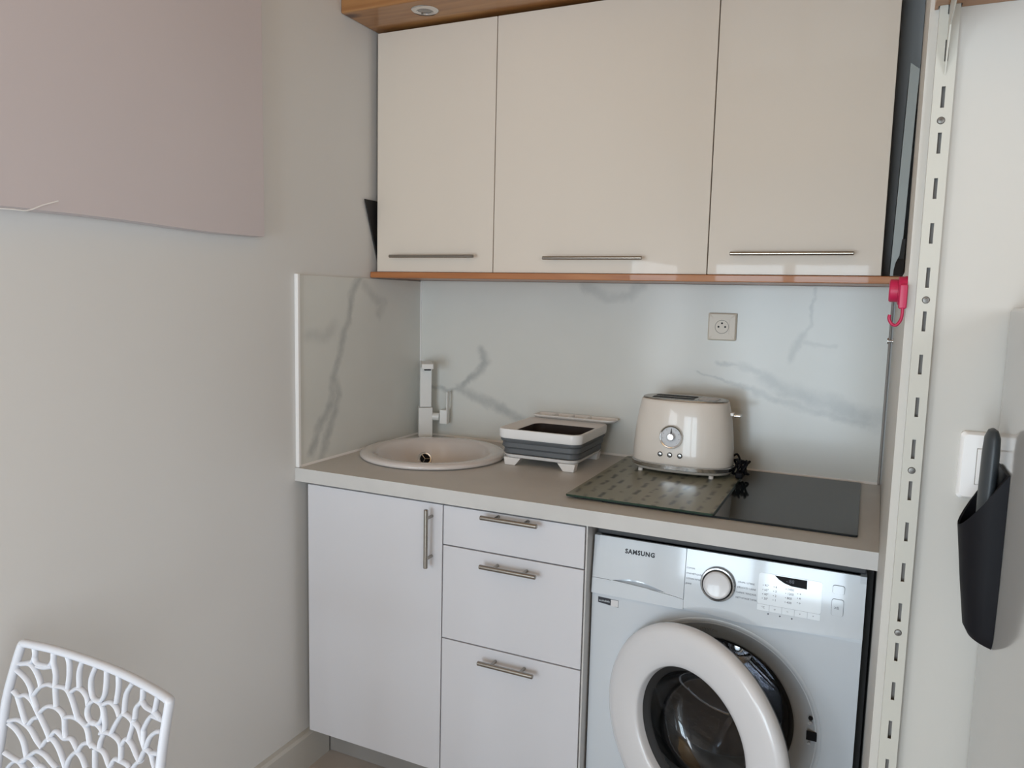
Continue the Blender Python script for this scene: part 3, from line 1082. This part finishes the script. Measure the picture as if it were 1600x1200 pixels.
# cutlery tray that hooks on behind
b_ = nb()
KX0, KX1, KY0, KY1 = .470, .742, -.082, -.012
loft(b_, [rr3(KX0 + .006, KX1 - .006, KY0 + .006, KY1 - .004, .018, 1.0095), rr3(KX0, KX1, KY0, KY1, .022, 1.0165), rr3(KX0 + .001, KX1 - .001, KY0 + .001, KY1 - .001, .022, 1.019), rr3(KX0 + .006, KX1 - .006, KY0 + .008, KY1 - .006, .016, 1.019), rr3(KX0 + .010, KX1 - .010, KY0 + .016, KY1 - .010, .014, 1.0105)], True, True)
tray = obj('cutlery_tray', b_, M['white'], t, 50)
for x in (.534, .590, .646):
    obj('tray_divider', box(nb(), x - .004, x + .004, KY0 + .009, KY1 - .009, 1.0105, 1.0185, .001, 1), M['white'], tray)

# toaster
t = thing('toaster', 'cream retro toaster with round dial standing on the glass board', 'toaster', (.975, -.165, .9105))
TCX, TCY = .9735, -.163
def sell(a, b_, z, n=64, e=2.6, cx=TCX, cy=TCY):
    out = []
    for i in range(n):
        an = 2 * pi * i / n
        c_, s_ = cos(an), sin(an)
        out.append((cx + a * abs(c_) ** (2 / e) * (1 if c_ >= 0 else -1), cy + b_ * abs(s_) ** (2 / e) * (1 if s_ >= 0 else -1), z))
    return out
TA_, TB_ = .1385, .083
body = nb()
loft(body, [sell(TA_ - .002, TB_ - .002, .9405), sell(TA_, TB_, .944), sell(TA_ - .001, TB_ - .001, .985), sell(TA_ - .005, TB_ - .003, 1.03), sell(TA_ - .010, TB_ - .007, 1.07), sell(TA_ - .0155, TB_ - .012, 1.098), sell(TA_ - .0175, TB_ - .0135, 1.108), sell(TA_ - .0190, TB_ - .015, 1.113), sell(TA_ - .0225, TB_ - .0185, 1.1165)])
obj('body', body, M['toaster'], t, 50)
obj('chrome_band', loft(nb(), [sell(TA_ - .001, TB_ - .001, .9270), sell(TA_ + .0022, TB_ + .0022, .9285), sell(TA_ + .0026, TB_ + .0026, .9385), sell(TA_, TB_, .9404)]), M['chrome'], t, 50, label='chrome band round the foot')
obj('base_tray', loft(nb(), [sell(TA_ - .018, TB_ - .018, .917), sell(TA_ - .006, TB_ - .006, .9195), sell(TA_ - .001, TB_ - .001, .9268)]), M['toaster'], t, 50)
tp = nb()
loft(tp, [sell(TA_ - .0215, TB_ - .0175, 1.1166), sell(TA_ - .022, TB_ - .018, 1.1185), sell(TA_ - .025, TB_ - .021, 1.1195)])
top = obj('top_plate', tp, M['steel'], t, 50, label='brushed metal top plate')
for y in (-.187, -.143):
    s = nb()
    prism(s, rrect(TCX - .085, TCX + .030, y - .014, y + .014, .003, 2), 'z', 1.1196, 1.1202)
    sl = obj('slot', s, M['dark'], top, label='black bread slot')
obj('top_badge', prism(nb(), rrect(TCX + .040, TCX + .092, TCY - .034, TCY + .034, .016, 5), 'z', 1.1196, 1.1204), M['dialwhite'], top)
# the body front is nearly flat near x=.96; follow its lean
def tfront(x, z):
    b = TB_ - (.001 if z < .985 else .001 + (z - .985) / .045 * .002 if z < 1.03 else .003 + (z - 1.03) / .04 * .004)
    a = TA_ - (.001 if z < .985 else .005)
    k = min(1, abs((x - TCX) / a))
    return TCY - b * (1 - k ** 2.6) ** (1 / 2.6)
dx, dz = .957, 1.0185
dn = Vector((0, -1, .06)).normalized()
do = Vector((dx, tfront(dx, dz) + .001, dz))
dial = obj('timer_dial', lathe(nb(), do, dn, (1, 0, 0), [(.0325, -.002), (.0325, .005), (.0305, .008), (.0275, .007), (.0265, .004)], 48), M['chrome'], t, 40, label='chrome ringed browning dial')
obj('dial_face', lathe(nb(), do, dn, (1, 0, 0), [(.0268, .004), (0, .0042)], 48), M['dialwhite'], dial)
obj('dial_knob', lathe(nb(), do, dn, (1, 0, 0), [(.0105, .004), (.0105, .015), (.0085, .018), (0, .019)], 32), M['chrome'], dial, 40)
ptr = nb()
prism(ptr, [(dx - .0022, dz + .009), (dx + .0022, dz + .009), (dx + .0006, dz + .022), (dx - .0006, dz + .022)], 'y', do.y - .0062, do.y - .0048)
for k in range(9):
    an = radians(225 - 33.75 * k)
    cyl(ptr, (dx + .0225 * cos(an), do.y - .0042, dz + .0225 * sin(an)), (dx + .0225 * cos(an), do.y - .0050, dz + .0225 * sin(an)), .0009, 6)
obj('pointer', ptr, M['ink'], dial)
for bx in (.9285, .9555, .983):
    zc = .9685
    o_ = Vector((bx, tfront(bx, zc) + .001, zc))
    obj('button', lathe(nb(), o_, (0, -1, 0), (1, 0, 0), [(.0072, -.001), (.0072, .003), (.006, .0045), (.0048, .0036), (.0045, .006), (0, .0066)], 24), M['darkchrome'], t, 40, label='small round chrome button')
lv = nb()
box(lv, TCX + TA_ - .017, TCX + TA_ - .004, TCY - .008, TCY + .008, 1.078, 1.088, .002)
lvo = obj('lever', lv, M['toaster'], t)
obj('lever_tip', box(nb(), TCX + TA_ - .0045, TCX + TA_ + .016, TCY - .014, TCY + .014, 1.0765, 1.084, .003), M['chrome'], lvo, 40, label='chrome lever tip')
for x, y in ((.868, -.216), (1.065, -.222), (.872, -.11), (1.075, -.11)):
    obj('foot', cyl(nb(), (x, y, .9106), (x, y, .9185), .0065, 16), M['white'], t, 40)
# bunched black mains lead at the right end
c = nb()
random.seed(11)
for k in range(5):
    x0 = 1.118 + .007 * k
    pts = []
    for j in range(7):
        an = 2 * pi * j / 6 + k * .5
        pts.append((x0 + .007 * sin(an * 2 + k), -.150 - .018 * cos(an) + .008 * random.random(), .934 + .019 * sin(an) + .003 * random.random()))
    tube(c, pts, .0032, 8, 4)
tube(c, [(1.100, -.115, .955), (1.115, -.115, .965), (1.126, -.130, .950), (1.128, -.140, .935)], .003, 8, 4)
tube(c, [(1.14, -.165, .92), (1.142, -.172, .935), (1.150, -.166, .95), (1.146, -.155, .957)], .003, 8, 4)
box(c, 1.122, 1.142, -.185, -.165, .9108, .928, .004)
tube(c, [(1.128, -.175, .928), (1.130, -.178, .942), (1.134, -.170, .955)], .003, 8, 4)
obj('mains_lead', c, M['dark'], t, 50, label='bunched black mains lead')

# wall socket
t = thing('wall_socket', 'square ivory wall socket on marble splashback above the toaster', 'socket', (1.0375, -.012, 1.275))
sx0, sx1, sz0, sz1 = .997, 1.078, 1.2755, 1.3555
fr = nb()
def rr_y(x0, x1, z0, z1, r, y):
    return [(p[0], y, p[1]) for p in rrect(x0, x1, z0, z1, r, 4)]
loft(fr, [rr_y(sx0, sx1, sz0, sz1, .004, -.0085), rr_y(sx0, sx1, sz0, sz1, .004, -.0145), rr_y(sx0 + .004, sx1 - .004, sz0 + .004, sz1 - .004, .004, -.0185), rr_y(sx0 + .018, sx1 - .018, sz0 + .018, sz1 - .018, .002, -.0185)])
obj('frame', fr, M['socket'], t, 40)
ins = nb()
lathe(ins, (1.0375, -.0188, 1.3155), (0, -1, 0), (1, 0, 0), [(.0195, 0), (.0185, .0016), (.0178, .0016), (.0172, -.0)], 40)
inso = obj('insert', prism(nb(), rrect(1.0165, 1.0585, 1.2945, 1.3365, .0015, 2), 'y', -.0200, -.0186), M['socket'], t)
obj('socket_ring', lathe(nb(), (1.0375, -.0200, 1.3155), (0, -1, 0), (1, 0, 0), [(.0198, 0), (.0192, .0008), (.0186, 0)], 40), M['cside'], inso)
pn = nb()
for dx_, dz_ in ((-.0095, 0), (.0095, 0), (0, .0105)):
    cyl(pn, (1.0375 + dx_, -.0200, 1.3155 + dz_), (1.0375 + dx_, -.0204, 1.3155 + dz_), .0028, 14)
obj('pin_holes', pn, M['dark'], inso)

# ================================================================ WALL UNITS
UD = -.2865
def wall_unit(x0, x1, label, h0, h1, hz):
    t = thing('wall_cabinet', label, 'cabinet', ((x0 + x1) / 2, -.14, 1.456))
    obj('carcass', carcass(x0 + .0005, x1 - .0005, UD + .019, -.001, 1.4565, 2.166), M['cabside'], t)
    d = obj('door', box(nb(), x0 + .0012, x1 - .0012, UD, UD + .018, 1.4565, 2.168, .0012, 2), M['gloss'], t, 40)
    bar_handle(d, (h0, -.312, hz), (h1, -.312, hz), .0048, 0, UD, .03)
wall_unit(.019, .424, 'narrow cream gloss wall cabinet at the left above the sink', .082, .374, 1.5025)
wall_unit(.424, 1.038, 'wide cream gloss wall cabinet in the middle of the three', .590, .873, 1.497)
wall_unit(1.038, 1.4430, 'cream gloss wall cabinet at the right above the socket', 1.097, 1.381, 1.5075)
sh = obj('wooden_shelf', box(nb(), .0015, 1.4885, -.297, -.001, 1.4376, 1.4555, .002), M['redwood'])
tag(sh, 'thin orange pine shelf board under the wall cabinets', 'shelf')
bmn = obj('wooden_beam', box(nb(), .001, 1.4855, -.441, -.001, 2.1785, 2.34, .004), M['wood'])
tag(bmn, 'thick pine box beam above wall cabinets holding the spotlight', 'beam')
t = thing('spotlight', 'round recessed chrome spotlight in underside of pine beam', 'spotlight', (.239, -.373, 2.178))
obj('ring', lathe(nb(), (.239, -.373, 2.1783), (0, 0, -1), (1, 0, 0), [(.0215, .0005), (.024, .004), (.034, .0035), (.0385, .0002), (.0385, 0)], 48), M['chrome'], t, 40)
obj('bulb', lathe(nb(), (.239, -.373, 2.1783), (0, 0, -1), (1, 0, 0), [(.0215, .0006), (.014, .0016), (0, .002)], 32), M['darkchrome'], t, 40)
tag(obj('tray', prism(nb(), [(-.332, 1.674), (-.06, 1.674), (-.06, 1.4562), (-.252, 1.4562)], 'x', .0035, .0085, .001), M['darkm']), 'thin black tray squeezed between wall cabinet and left wall', 'tray')
# things slid into the right-hand gap
gp = nb()
loft(gp, [[(1.4690, -.300, 1.930), (1.4880, -.300, 1.915), (1.4900, -.05, 1.915), (1.4710, -.05, 1.930)], [(1.4600, -.300, 1.4562), (1.4800, -.300, 1.4562), (1.4820, -.05, 1.4562), (1.4620, -.05, 1.4562)]])
tag(obj('storage_board', gp, M['bluegrey']), 'tall thin grey-white board slid beside the right wall cabinet', 'board')
bg = nb()
loft(bg, [[(x0, -.328 + .01 * k, z) for x0 in (a_,)] + [(1.4870, -.328 + .01 * k, z), (1.4870, -.3025, z), (a_, -.3025, z)] for k, (a_, z) in enumerate(((1.4665, 1.4562), (1.4670, 1.470), (1.4700, 1.487), (1.4765, 1.502), (1.4800, 1.540)))])
tag(obj('black_bag', bg, M['darkm']), 'crumpled black bag in gap right of the wall cabinets', 'bag')

# ================================================================ RIGHT SIDE
# slotted rail on the partition face
t = thing('slotted_rail', 'tall white slotted shelf rail screwed to the partition edge', 'shelf rail', (1.4825, -1.28, 0))
rl = nb()
RX0, RX1 = 1.4728, 1.4932
RY = -1.2865
cxr = 1.4830
slots = [1.6194 - .05 * k for k in range(-12, 31) if .08 < 1.6194 - .05 * k < 2.3]
slots.sort()
z_prev = .04
for z in slots:
    box(rl, RX0, RX1, RY, RY + .0012, z_prev, z - .0115)
    box(rl, RX0, cxr - .0019, RY, RY + .0012, z - .0115, z + .0115)
    box(rl, cxr + .0019, RX1, RY, RY + .0012, z - .0115, z + .0115)
    z_prev = z + .0115
box(rl, RX0, RX1, RY, RY + .0012, z_prev, 2.36)
box(rl, RX0, RX0 + .0012, RY + .0012, -1.2755, .04, 2.36)
box(rl, RX1 - .0012, RX1, RY + .0012, -1.2755, .04, 2.36)
obj('channel', rl, M['rail'], t)
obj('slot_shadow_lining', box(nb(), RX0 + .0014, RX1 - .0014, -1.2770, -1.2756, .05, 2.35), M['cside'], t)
for z in (1.594, 1.394, 1.194, .994, .794, 1.794):
    z -= 0
    obj('screw', lathe(nb(), (cxr, RY, z), (0, -1, 0), (1, 0, 0), [(.0042, 0), (.0034, .0012), (.0012, .0016), (.001, .0008), (0, .0008)], 16), M['screw'], t, 40, label='small screw head')
# bracket and shelf above
t = thing('wall_shelf', 'brown wooden shelf at top right above the light switch', 'shelf', (1.8, -1.4, 1.72))
obj('board', prism(nb(), [(1.468, -1.276), (1.4715, -1.276), (1.4715, -1.2885), (1.4945, -1.2885), (1.4945, -1.276), (2.4, -1.276), (2.4, -1.50), (1.468, -1.50)], 'z', 1.7175, 1.7375), M['wood'], t)
br_ = nb()
prism(br_, [(-1.2880, 1.645), (-1.2845, 1.640), (-1.2845, 1.7170), (-1.49, 1.7170), (-1.49, 1.7100), (-1.315, 1.688), (-1.296, 1.66)], 'x', 1.4822, 1.4838)
obj('bracket', br_, M['rail'], t, label='white steel bracket hooked into the rail')
# pink hook
t = thing('suction_hook', 'small bright pink plastic hook stuck on the partition corner', 'hook', (1.455, -1.27, 1.39))
hy = -1.262
hk = nb()
lathe(hk, (1.4634, hy, 1.4045), (-1, 0, 0), (0, 0, 1), [(0, 0), (.0175, 0), (.0175, .0020), (.0168, .0030), (.0168, .0090), (.0135, .0098), (.0135, .0175), (.0122, .0188), (0, .0188)], 40)
obj('suction_cap', hk, M['pink'], t, 40)
hk = nb()
tube(hk, [(1.4570, hy - .0165, 1.402), (1.4590, hy - .018, 1.392), (1.4600, hy - .018, 1.380), (1.4590, hy - .018, 1.3705), (1.4545, hy - .018, 1.3640), (1.4495, hy - .018, 1.3655), (1.4465, hy - .018, 1.3715), (1.4470, hy - .018, 1.3760)], .0019, 10, 5, up=(0, 1, 0), ry=.0030)
box(hk, 1.4550, 1.4640, hy - .0215, hy - .0145, 1.383, 1.412, .002)
obj('hook_arm', hk, M['pink'], t, 50)
# small metal wall peg on the alcove side
t = thing('wall_peg', 'small chrome screw fitting on alcove side wall below the pink hook', 'peg', (1.474, -.17, 1.30))
pg = nb()
lathe(pg, (1.4815, -.17, 1.300), (-1, 0, 0), (0, 0, 1), [(.008, 0), (.008, .002), (.0035, .003), (.0035, .010), (.0075, .0105), (.0075, .0135), (0, .0145)], 20)
obj('screw', pg, M['chrome'], t, 40)

# light switch
t = thing('light_switch', 'white light switch plate on wall behind the black wall holder', 'light switch', (1.545, -1.279, 1.167))
sp_ = nb()
loft(sp_, [[(p[0], y, p[1]) for p in rrect(x0, x1, z0, z1, .005, 4)] for (x0, x1, z0, z1, y) in ((1.5305, 1.5645, 1.1670, 1.2450, -1.2752), (1.5305, 1.5645, 1.1670, 1.2450, -1.2805), (1.5335, 1.5640, 1.170, 1.242, -1.2845))])
obj('plate', sp_, M['white'], t, 40)
obj('rocker', box(nb(), 1.5480, 1.5642, -1.2862, -1.2847, 1.1855, 1.2265, .0006, 1), M['white'], t)
obj('rocker_gap', box(nb(), 1.5472, 1.5644, -1.2848, -1.2845, 1.1848, 1.2272), M['cside'], t)

# fridge, seen edge-on at the right border
t = thing('fridge', 'white fridge side panel at the right edge with black holder', 'fridge', (1.87, -1.58, 0))
fb = nb()
box(fb, 1.565, 2.165, -1.90, -1.2895, .03, 1.388, .006, 3)
obj('body', fb, M['fridge'], t, 40)
fd = obj('door', box(nb(), 1.565, 2.165, -1.965, -1.905, .05, 1.388, .010, 3), M['fridge'], t, 40)
obj('handle', tube(nb(), [(2.10, -1.968, .75), (2.10, -2.0, .77), (2.10, -2.0, 1.15), (2.10, -1.968, 1.17)], .008, 10, 3), M['steel'], fd, 40)
for x in (1.61, 2.12):
    for y in (-1.86, -1.33):
        obj('foot', cyl(nb(), (x, y, .0004), (x, y, .0305), .018, 16), M['dark'], t, 40)
# black utensil pocket on the fridge side
t = thing('wall_holder', 'black plastic pocket holder stuck on the fridge side', 'holder', (1.54, -1.36, 1.03))
HY0 = -1.362
def dsec(xf, hw, z0b, z0f, n=14, xb=1.5643):
    """D-shaped section: flat at the back (x = xb), bulging towards -x; height runs from z0b at the back to z0f in front"""
    out = []
    for i in range(n + 1):
        a = pi / 2 + pi * i / n
        x = xb - (xb - xf) * abs(cos(a)) ** .8
        f = (xb - x) / (xb - xf)
        out.append((x, HY0 + hw * sin(a), z0b + (z0f - z0b) * f))
    return out
hb = nb()
loft(hb, [dsec(1.5560, .012, 1.0300, 1.0345), dsec(1.5440, .022, 1.0320, 1.0385), dsec(1.5390, .028, 1.045, 1.048), dsec(1.5330, .032, 1.10, 1.095), dsec(1.5262, .034, 1.2200, 1.156), dsec(1.5285, .0315, 1.2190, 1.155, xb=1.5620), dsec(1.5325, .028, 1.16, 1.12, xb=1.5615), dsec(1.540, .022, 1.06, 1.055, xb=1.561)], True, True)
obj('pocket', hb, M['dark'], t, 40)
tl = nb()
loft(tl, [[(1.5490 + .0075 * cos(a) * k - (z - 1.10) * -.012, HY0 + .0195 * sin(a) * k2, z) for a in [2 * pi * i / 20 for i in range(20)]] for z, k, k2 in ((1.085, .6, .6), (1.10, .9, .9), (1.16, 1.0, 1.0), (1.20, 1.05, 1.05), (1.235, 1.05, 1.1), (1.252, .95, 1.0), (1.2595, .6, .7), (1.2615, .2, .3))])
tag(obj('utensil', tl, M['black_tool'], smooth=50), 'charcoal rounded tool handle standing in the black pocket holder', 'tool')

# ================================================================ LEFT WALL BOARD
t = thing('wall_board', 'large blank pinkish-white board on left wall, film peeling at bottom', 'board', (.02, -1.25, 1.52))
pb = nb()
n = 24
ft, fb_, bt_, bb_ = [], [], [], []
loops = []
for i in range(n + 1):
    s = i / n
    y = -.785 - 1.0 * s
    xw = .012 + .030 * s
    zb_ = 1.5235 - .003 * sin(s * 9) - .010 * max(0, (s - .35)) * (1 if s < .62 else .4)
    loops.append([(xw + .016, y, zb_), (.0012, y, zb_ - .001), (.0012, y, 2.36), (xw + .016, y, 2.36)])
loft(pb, loops)
obj('panel', pb, M['panel'], t, 30)
pf = nb()
pts = [(.0560, -1.345, 1.543), (.0565, -1.375, 1.532), (.0580, -1.405, 1.519), (.0600, -1.435, 1.518), (.0600, -1.55, 1.512)]
tube(pf, pts, .0012, 6, 3)
obj('peeling_film', pf, M['white'], t)

# ================================================================ CHAIR
CH = [[[0.1479,0.7763],[0.1687,0.7758],[0.21,0.7738],[0.2744,0.7697],[0.3449,0.7677],[0.4042,0.7673],[0.4688,0.7685],[0.5089,0.7694]],[[0.1479,0.7763],[0.1363,0.7332],[0.1269,0.6808],[0.1239,0.6271],[0.12,0.5615]],[[0.5089,0.7694],[0.5052,0.7412],[0.501,0.7061],[0.4982,0.6641]],[[0.1714,0.7714],[0.1737,0.7603],[0.1694,0.7484],[0.1545,0.7437],[0.144,0.7416]],[[0.2103,0.771],[0.2108,0.756],[0.2037,0.7465],[0.1946,0.7452],[0.1785,0.7467],[0.173,0.7564]],[[0.1483,0.7411],[0.1655,0.7432],[0.1776,0.7343],[0.187,0.7205],[0.1918,0.708]],[[0.179,0.7421],[0.195,0.7414],[0.212,0.7459]],[[0.2117,0.7693],[0.2124,0.7525],[0.2191,0.7348],[0.2205,0.7125],[0.2264,0.6817]],[[0.1408,0.7308],[0.1593,0.7187],[0.1707,0.705],[0.1754,0.6924]],[[0.1776,0.6927],[0.1895,0.7076],[0.2049,0.7147],[0.2168,0.7138],[0.2359,0.7152],[0.2486,0.7119],[0.2603,0.6975],[0.27,0.681],[0.2764,0.6712]],[[0.2392,0.7699],[0.2456,0.758],[0.2482,0.7361],[0.2469,0.7153]],[[0.2747,0.767],[0.2695,0.7475],[0.2726,0.7222]],[[0.3067,0.7643],[0.2986,0.7442],[0.2996,0.7261],[0.3082,0.7116],[0.3246,0.7119],[0.3328,0.723],[0.3347,0.7398],[0.3329,0.763]],[[0.3629,0.7631],[0.3656,0.7441],[0.3635,0.7184]],[[0.4021,0.7614],[0.3871,0.7394],[0.3857,0.7087]],[[0.4304,0.7611],[0.4303,0.7419],[0.4168,0.7271],[0.415,0.709]],[[0.4303,0.7419],[0.4443,0.7361],[0.4675,0.7373],[0.4886,0.7349]],[[0.4731,0.7632],[0.4695,0.7449],[0.4675,0.7373]],[[0.4991,0.7355],[0.4753,0.7316],[0.4591,0.7274],[0.443,0.7045],[0.4428,0.6958],[0.4477,0.6768]],[[0.2561,0.7115],[0.2678,0.7194],[0.2808,0.7184],[0.2924,0.7098],[0.2966,0.6979]],[[0.138,0.6953],[0.1495,0.6871],[0.1622,0.6906],[0.1763,0.6831],[0.1895,0.6662],[0.2002,0.6528],[0.2139,0.6345],[0.2201,0.6225]],[[0.1474,0.6869],[0.1558,0.6689],[0.1642,0.6511],[0.1693,0.6443]],[[0.1754,0.6924],[0.1864,0.6732]],[[0.194,0.6669],[0.2046,0.6761],[0.2159,0.6799],[0.233,0.6773],[0.2453,0.6666],[0.2489,0.6469],[0.2529,0.6347]],[[0.3112,0.7095],[0.3266,0.7069],[0.3337,0.696],[0.3302,0.6806],[0.3162,0.6715],[0.3022,0.6754],[0.2954,0.6866],[0.2989,0.7003],[0.3112,0.7095]],[[0.3334,0.7086],[0.3494,0.7155],[0.3645,0.7115],[0.375,0.7002]],[[0.2465,0.6668],[0.2636,0.6713],[0.2819,0.6688],[0.2988,0.6599],[0.3066,0.6417],[0.3159,0.6332]],[[0.2761,0.673],[0.2956,0.6646],[0.3105,0.6737],[0.3274,0.6708],[0.3397,0.6632]],[[0.3332,0.6995],[0.3404,0.6779],[0.3397,0.6632]],[[0.3564,0.6662],[0.368,0.6874],[0.3831,0.7062],[0.4013,0.7064],[0.4115,0.7009],[0.4077,0.6855],[0.4036,0.6719]],[[0.411,0.7042],[0.4277,0.6992],[0.4396,0.686],[0.4514,0.6748]],[[0.1348,0.6436],[0.1515,0.6475],[0.1673,0.6421],[0.1793,0.6344],[0.1923,0.6195],[0.2051,0.6086]],[[0.1739,0.643],[0.1818,0.6537],[0.1928,0.6572]],[[0.1352,0.6398],[0.1511,0.6304],[0.1659,0.6135],[0.1753,0.5885]],[[0.2214,0.6321],[0.2299,0.6412],[0.2401,0.6376],[0.2507,0.6324],[0.2654,0.6355],[0.277,0.6252],[0.2829,0.6193]],[[0.2047,0.6122],[0.215,0.6253],[0.2269,0.6257],[0.2405,0.6135],[0.2526,0.5956],[0.2589,0.5854]],[[0.3315,0.661],[0.3478,0.6664],[0.3682,0.666],[0.3842,0.6585],[0.388,0.6332]],[[0.3397,0.6632],[0.3332,0.6488],[0.3319,0.6375]],[[0.2829,0.6193],[0.2918,0.6325],[0.3071,0.6382],[0.3239,0.6353],[0.3438,0.6337],[0.3573,0.6197],[0.364,0.6141]],[[0.3215,0.6328],[0.3256,0.6026]],[[0.3871,0.6594],[0.3975,0.6716],[0.4136,0.6682],[0.428,0.6575],[0.4388,0.6511]],[[0.4514,0.6748],[0.4612,0.6956],[0.479,0.7109],[0.4952,0.718]],[[0.4388,0.6511],[0.4516,0.6731],[0.4683,0.6744],[0.4767,0.6658],[0.485,0.6586]],[[0.2589,0.5854],[0.2644,0.602],[0.2781,0.6163],[0.2917,0.6123],[0.3044,0.5967]],[[0.1753,0.5885],[0.1837,0.5936],[0.1966,0.6014],[0.2135,0.597],[0.229,0.5869],[0.2394,0.5811]],[[0.1753,0.5885],[0.1716,0.5813],[0.1631,0.5781]],[[0.1631,0.5781],[0.1755,0.5866],[0.1868,0.5866],[0.2043,0.5741]],[[0.1317,0.59],[0.1518,0.5813],[0.1631,0.5781]],[[0.3634,0.618],[0.3732,0.6319],[0.388,0.6332],[0.4064,0.6341],[0.4132,0.6307]],[[0.4222,0.634],[0.4302,0.6444],[0.4419,0.6522]],[[0.4996,0.6854],[0.4812,0.6795],[0.4683,0.6744]],[[0.415,0.709],[0.4115,0.7009]]]
def csurf(x, z):
    return -1.51 + .14 * (z - .77) + .025 * (1 - ((x - .315) / .18) ** 2)
ch = thing('dining_chair', 'white plastic chair with openwork coral-pattern backrest against left wall', 'chair', (.31, -1.75, 0))
def c3(p):
    return (p[0], csurf(*p), p[1])
fr = nb()
left = CH[1] + [[.119, .50], [.124, .452]]
right = CH[2] + [[.497, .58], [.497, .50], [.492, .452]]
rim_pts = left[::-1][:-1] + [[.1462, .7735]] + [[.1525, .7765]] + CH[0][1:-1] + [[.503, .7695], [.5088, .7655]] + right[1:]
tube(fr, [c3(p) for p in rim_pts], .0066, 12, 4, up=(0, 1, 0), ry=.0080)
tube(fr, [c3((.124, .46)), c3((.31, .462)), c3((.492, .46))], .009, 10, 4, up=(0, 1, 0), ry=.011)
obj('backrest_frame', fr, M['chair'], ch, 50)
lt = nb()
for pl_ in CH[3:]:
    tube(lt, [c3(p) for p in pl_], .0037, 8, 3, up=(0, 1, 0), ry=.0055)
# the rows below the frame edge go on in the same scallops
for r in range(3):
    z = .575 - .038 * r
    for k in range(8):
        x = .135 + .046 * k + (.023 if r % 2 else 0)
        if x + .046 > .505:
            continue
        tube(lt, [c3((x, z - .036)), c3((x + .006, z - .010)), c3((x + .023, z + .004)), c3((x + .040, z - .010)), c3((x + .046, z - .036))], .0033, 8, 3, up=(0, 1, 0), ry=.0055)
obj('backrest_lattice', lt, M['chair'], ch, 50)
se = nb()
loft(se, [[(p[0], p[1], .440) for p in rrect(.112, .505, -1.97, -1.545, .05, 5)], [(p[0], p[1], .462) for p in rrect(.105, .512, -1.98, -1.54, .055, 5)], [(p[0], p[1], .466) for p in rrect(.112, .505, -1.972, -1.547, .05, 5)]])
obj('seat', se, M['chair'], ch, 40)
for x, y, dx_, dy_ in ((.14, -1.57, -.01, .06), (.475, -1.57, .01, .06), (.14, -1.94, -.01, -.03), (.475, -1.94, .01, -.03)):
    obj('leg', tube(nb(), [(x, y, .445), (x + dx_ * .5, y + dy_ * .5, .22), (x + dx_, y + dy_, .0005)], .016, 12, 3, up=(0, 1, 0), taper=lambda s: 1 - .3 * s), M['chair'], ch, 50)

for o in bpy.data.objects:
    if 'wl' in o:
        del o['wl']
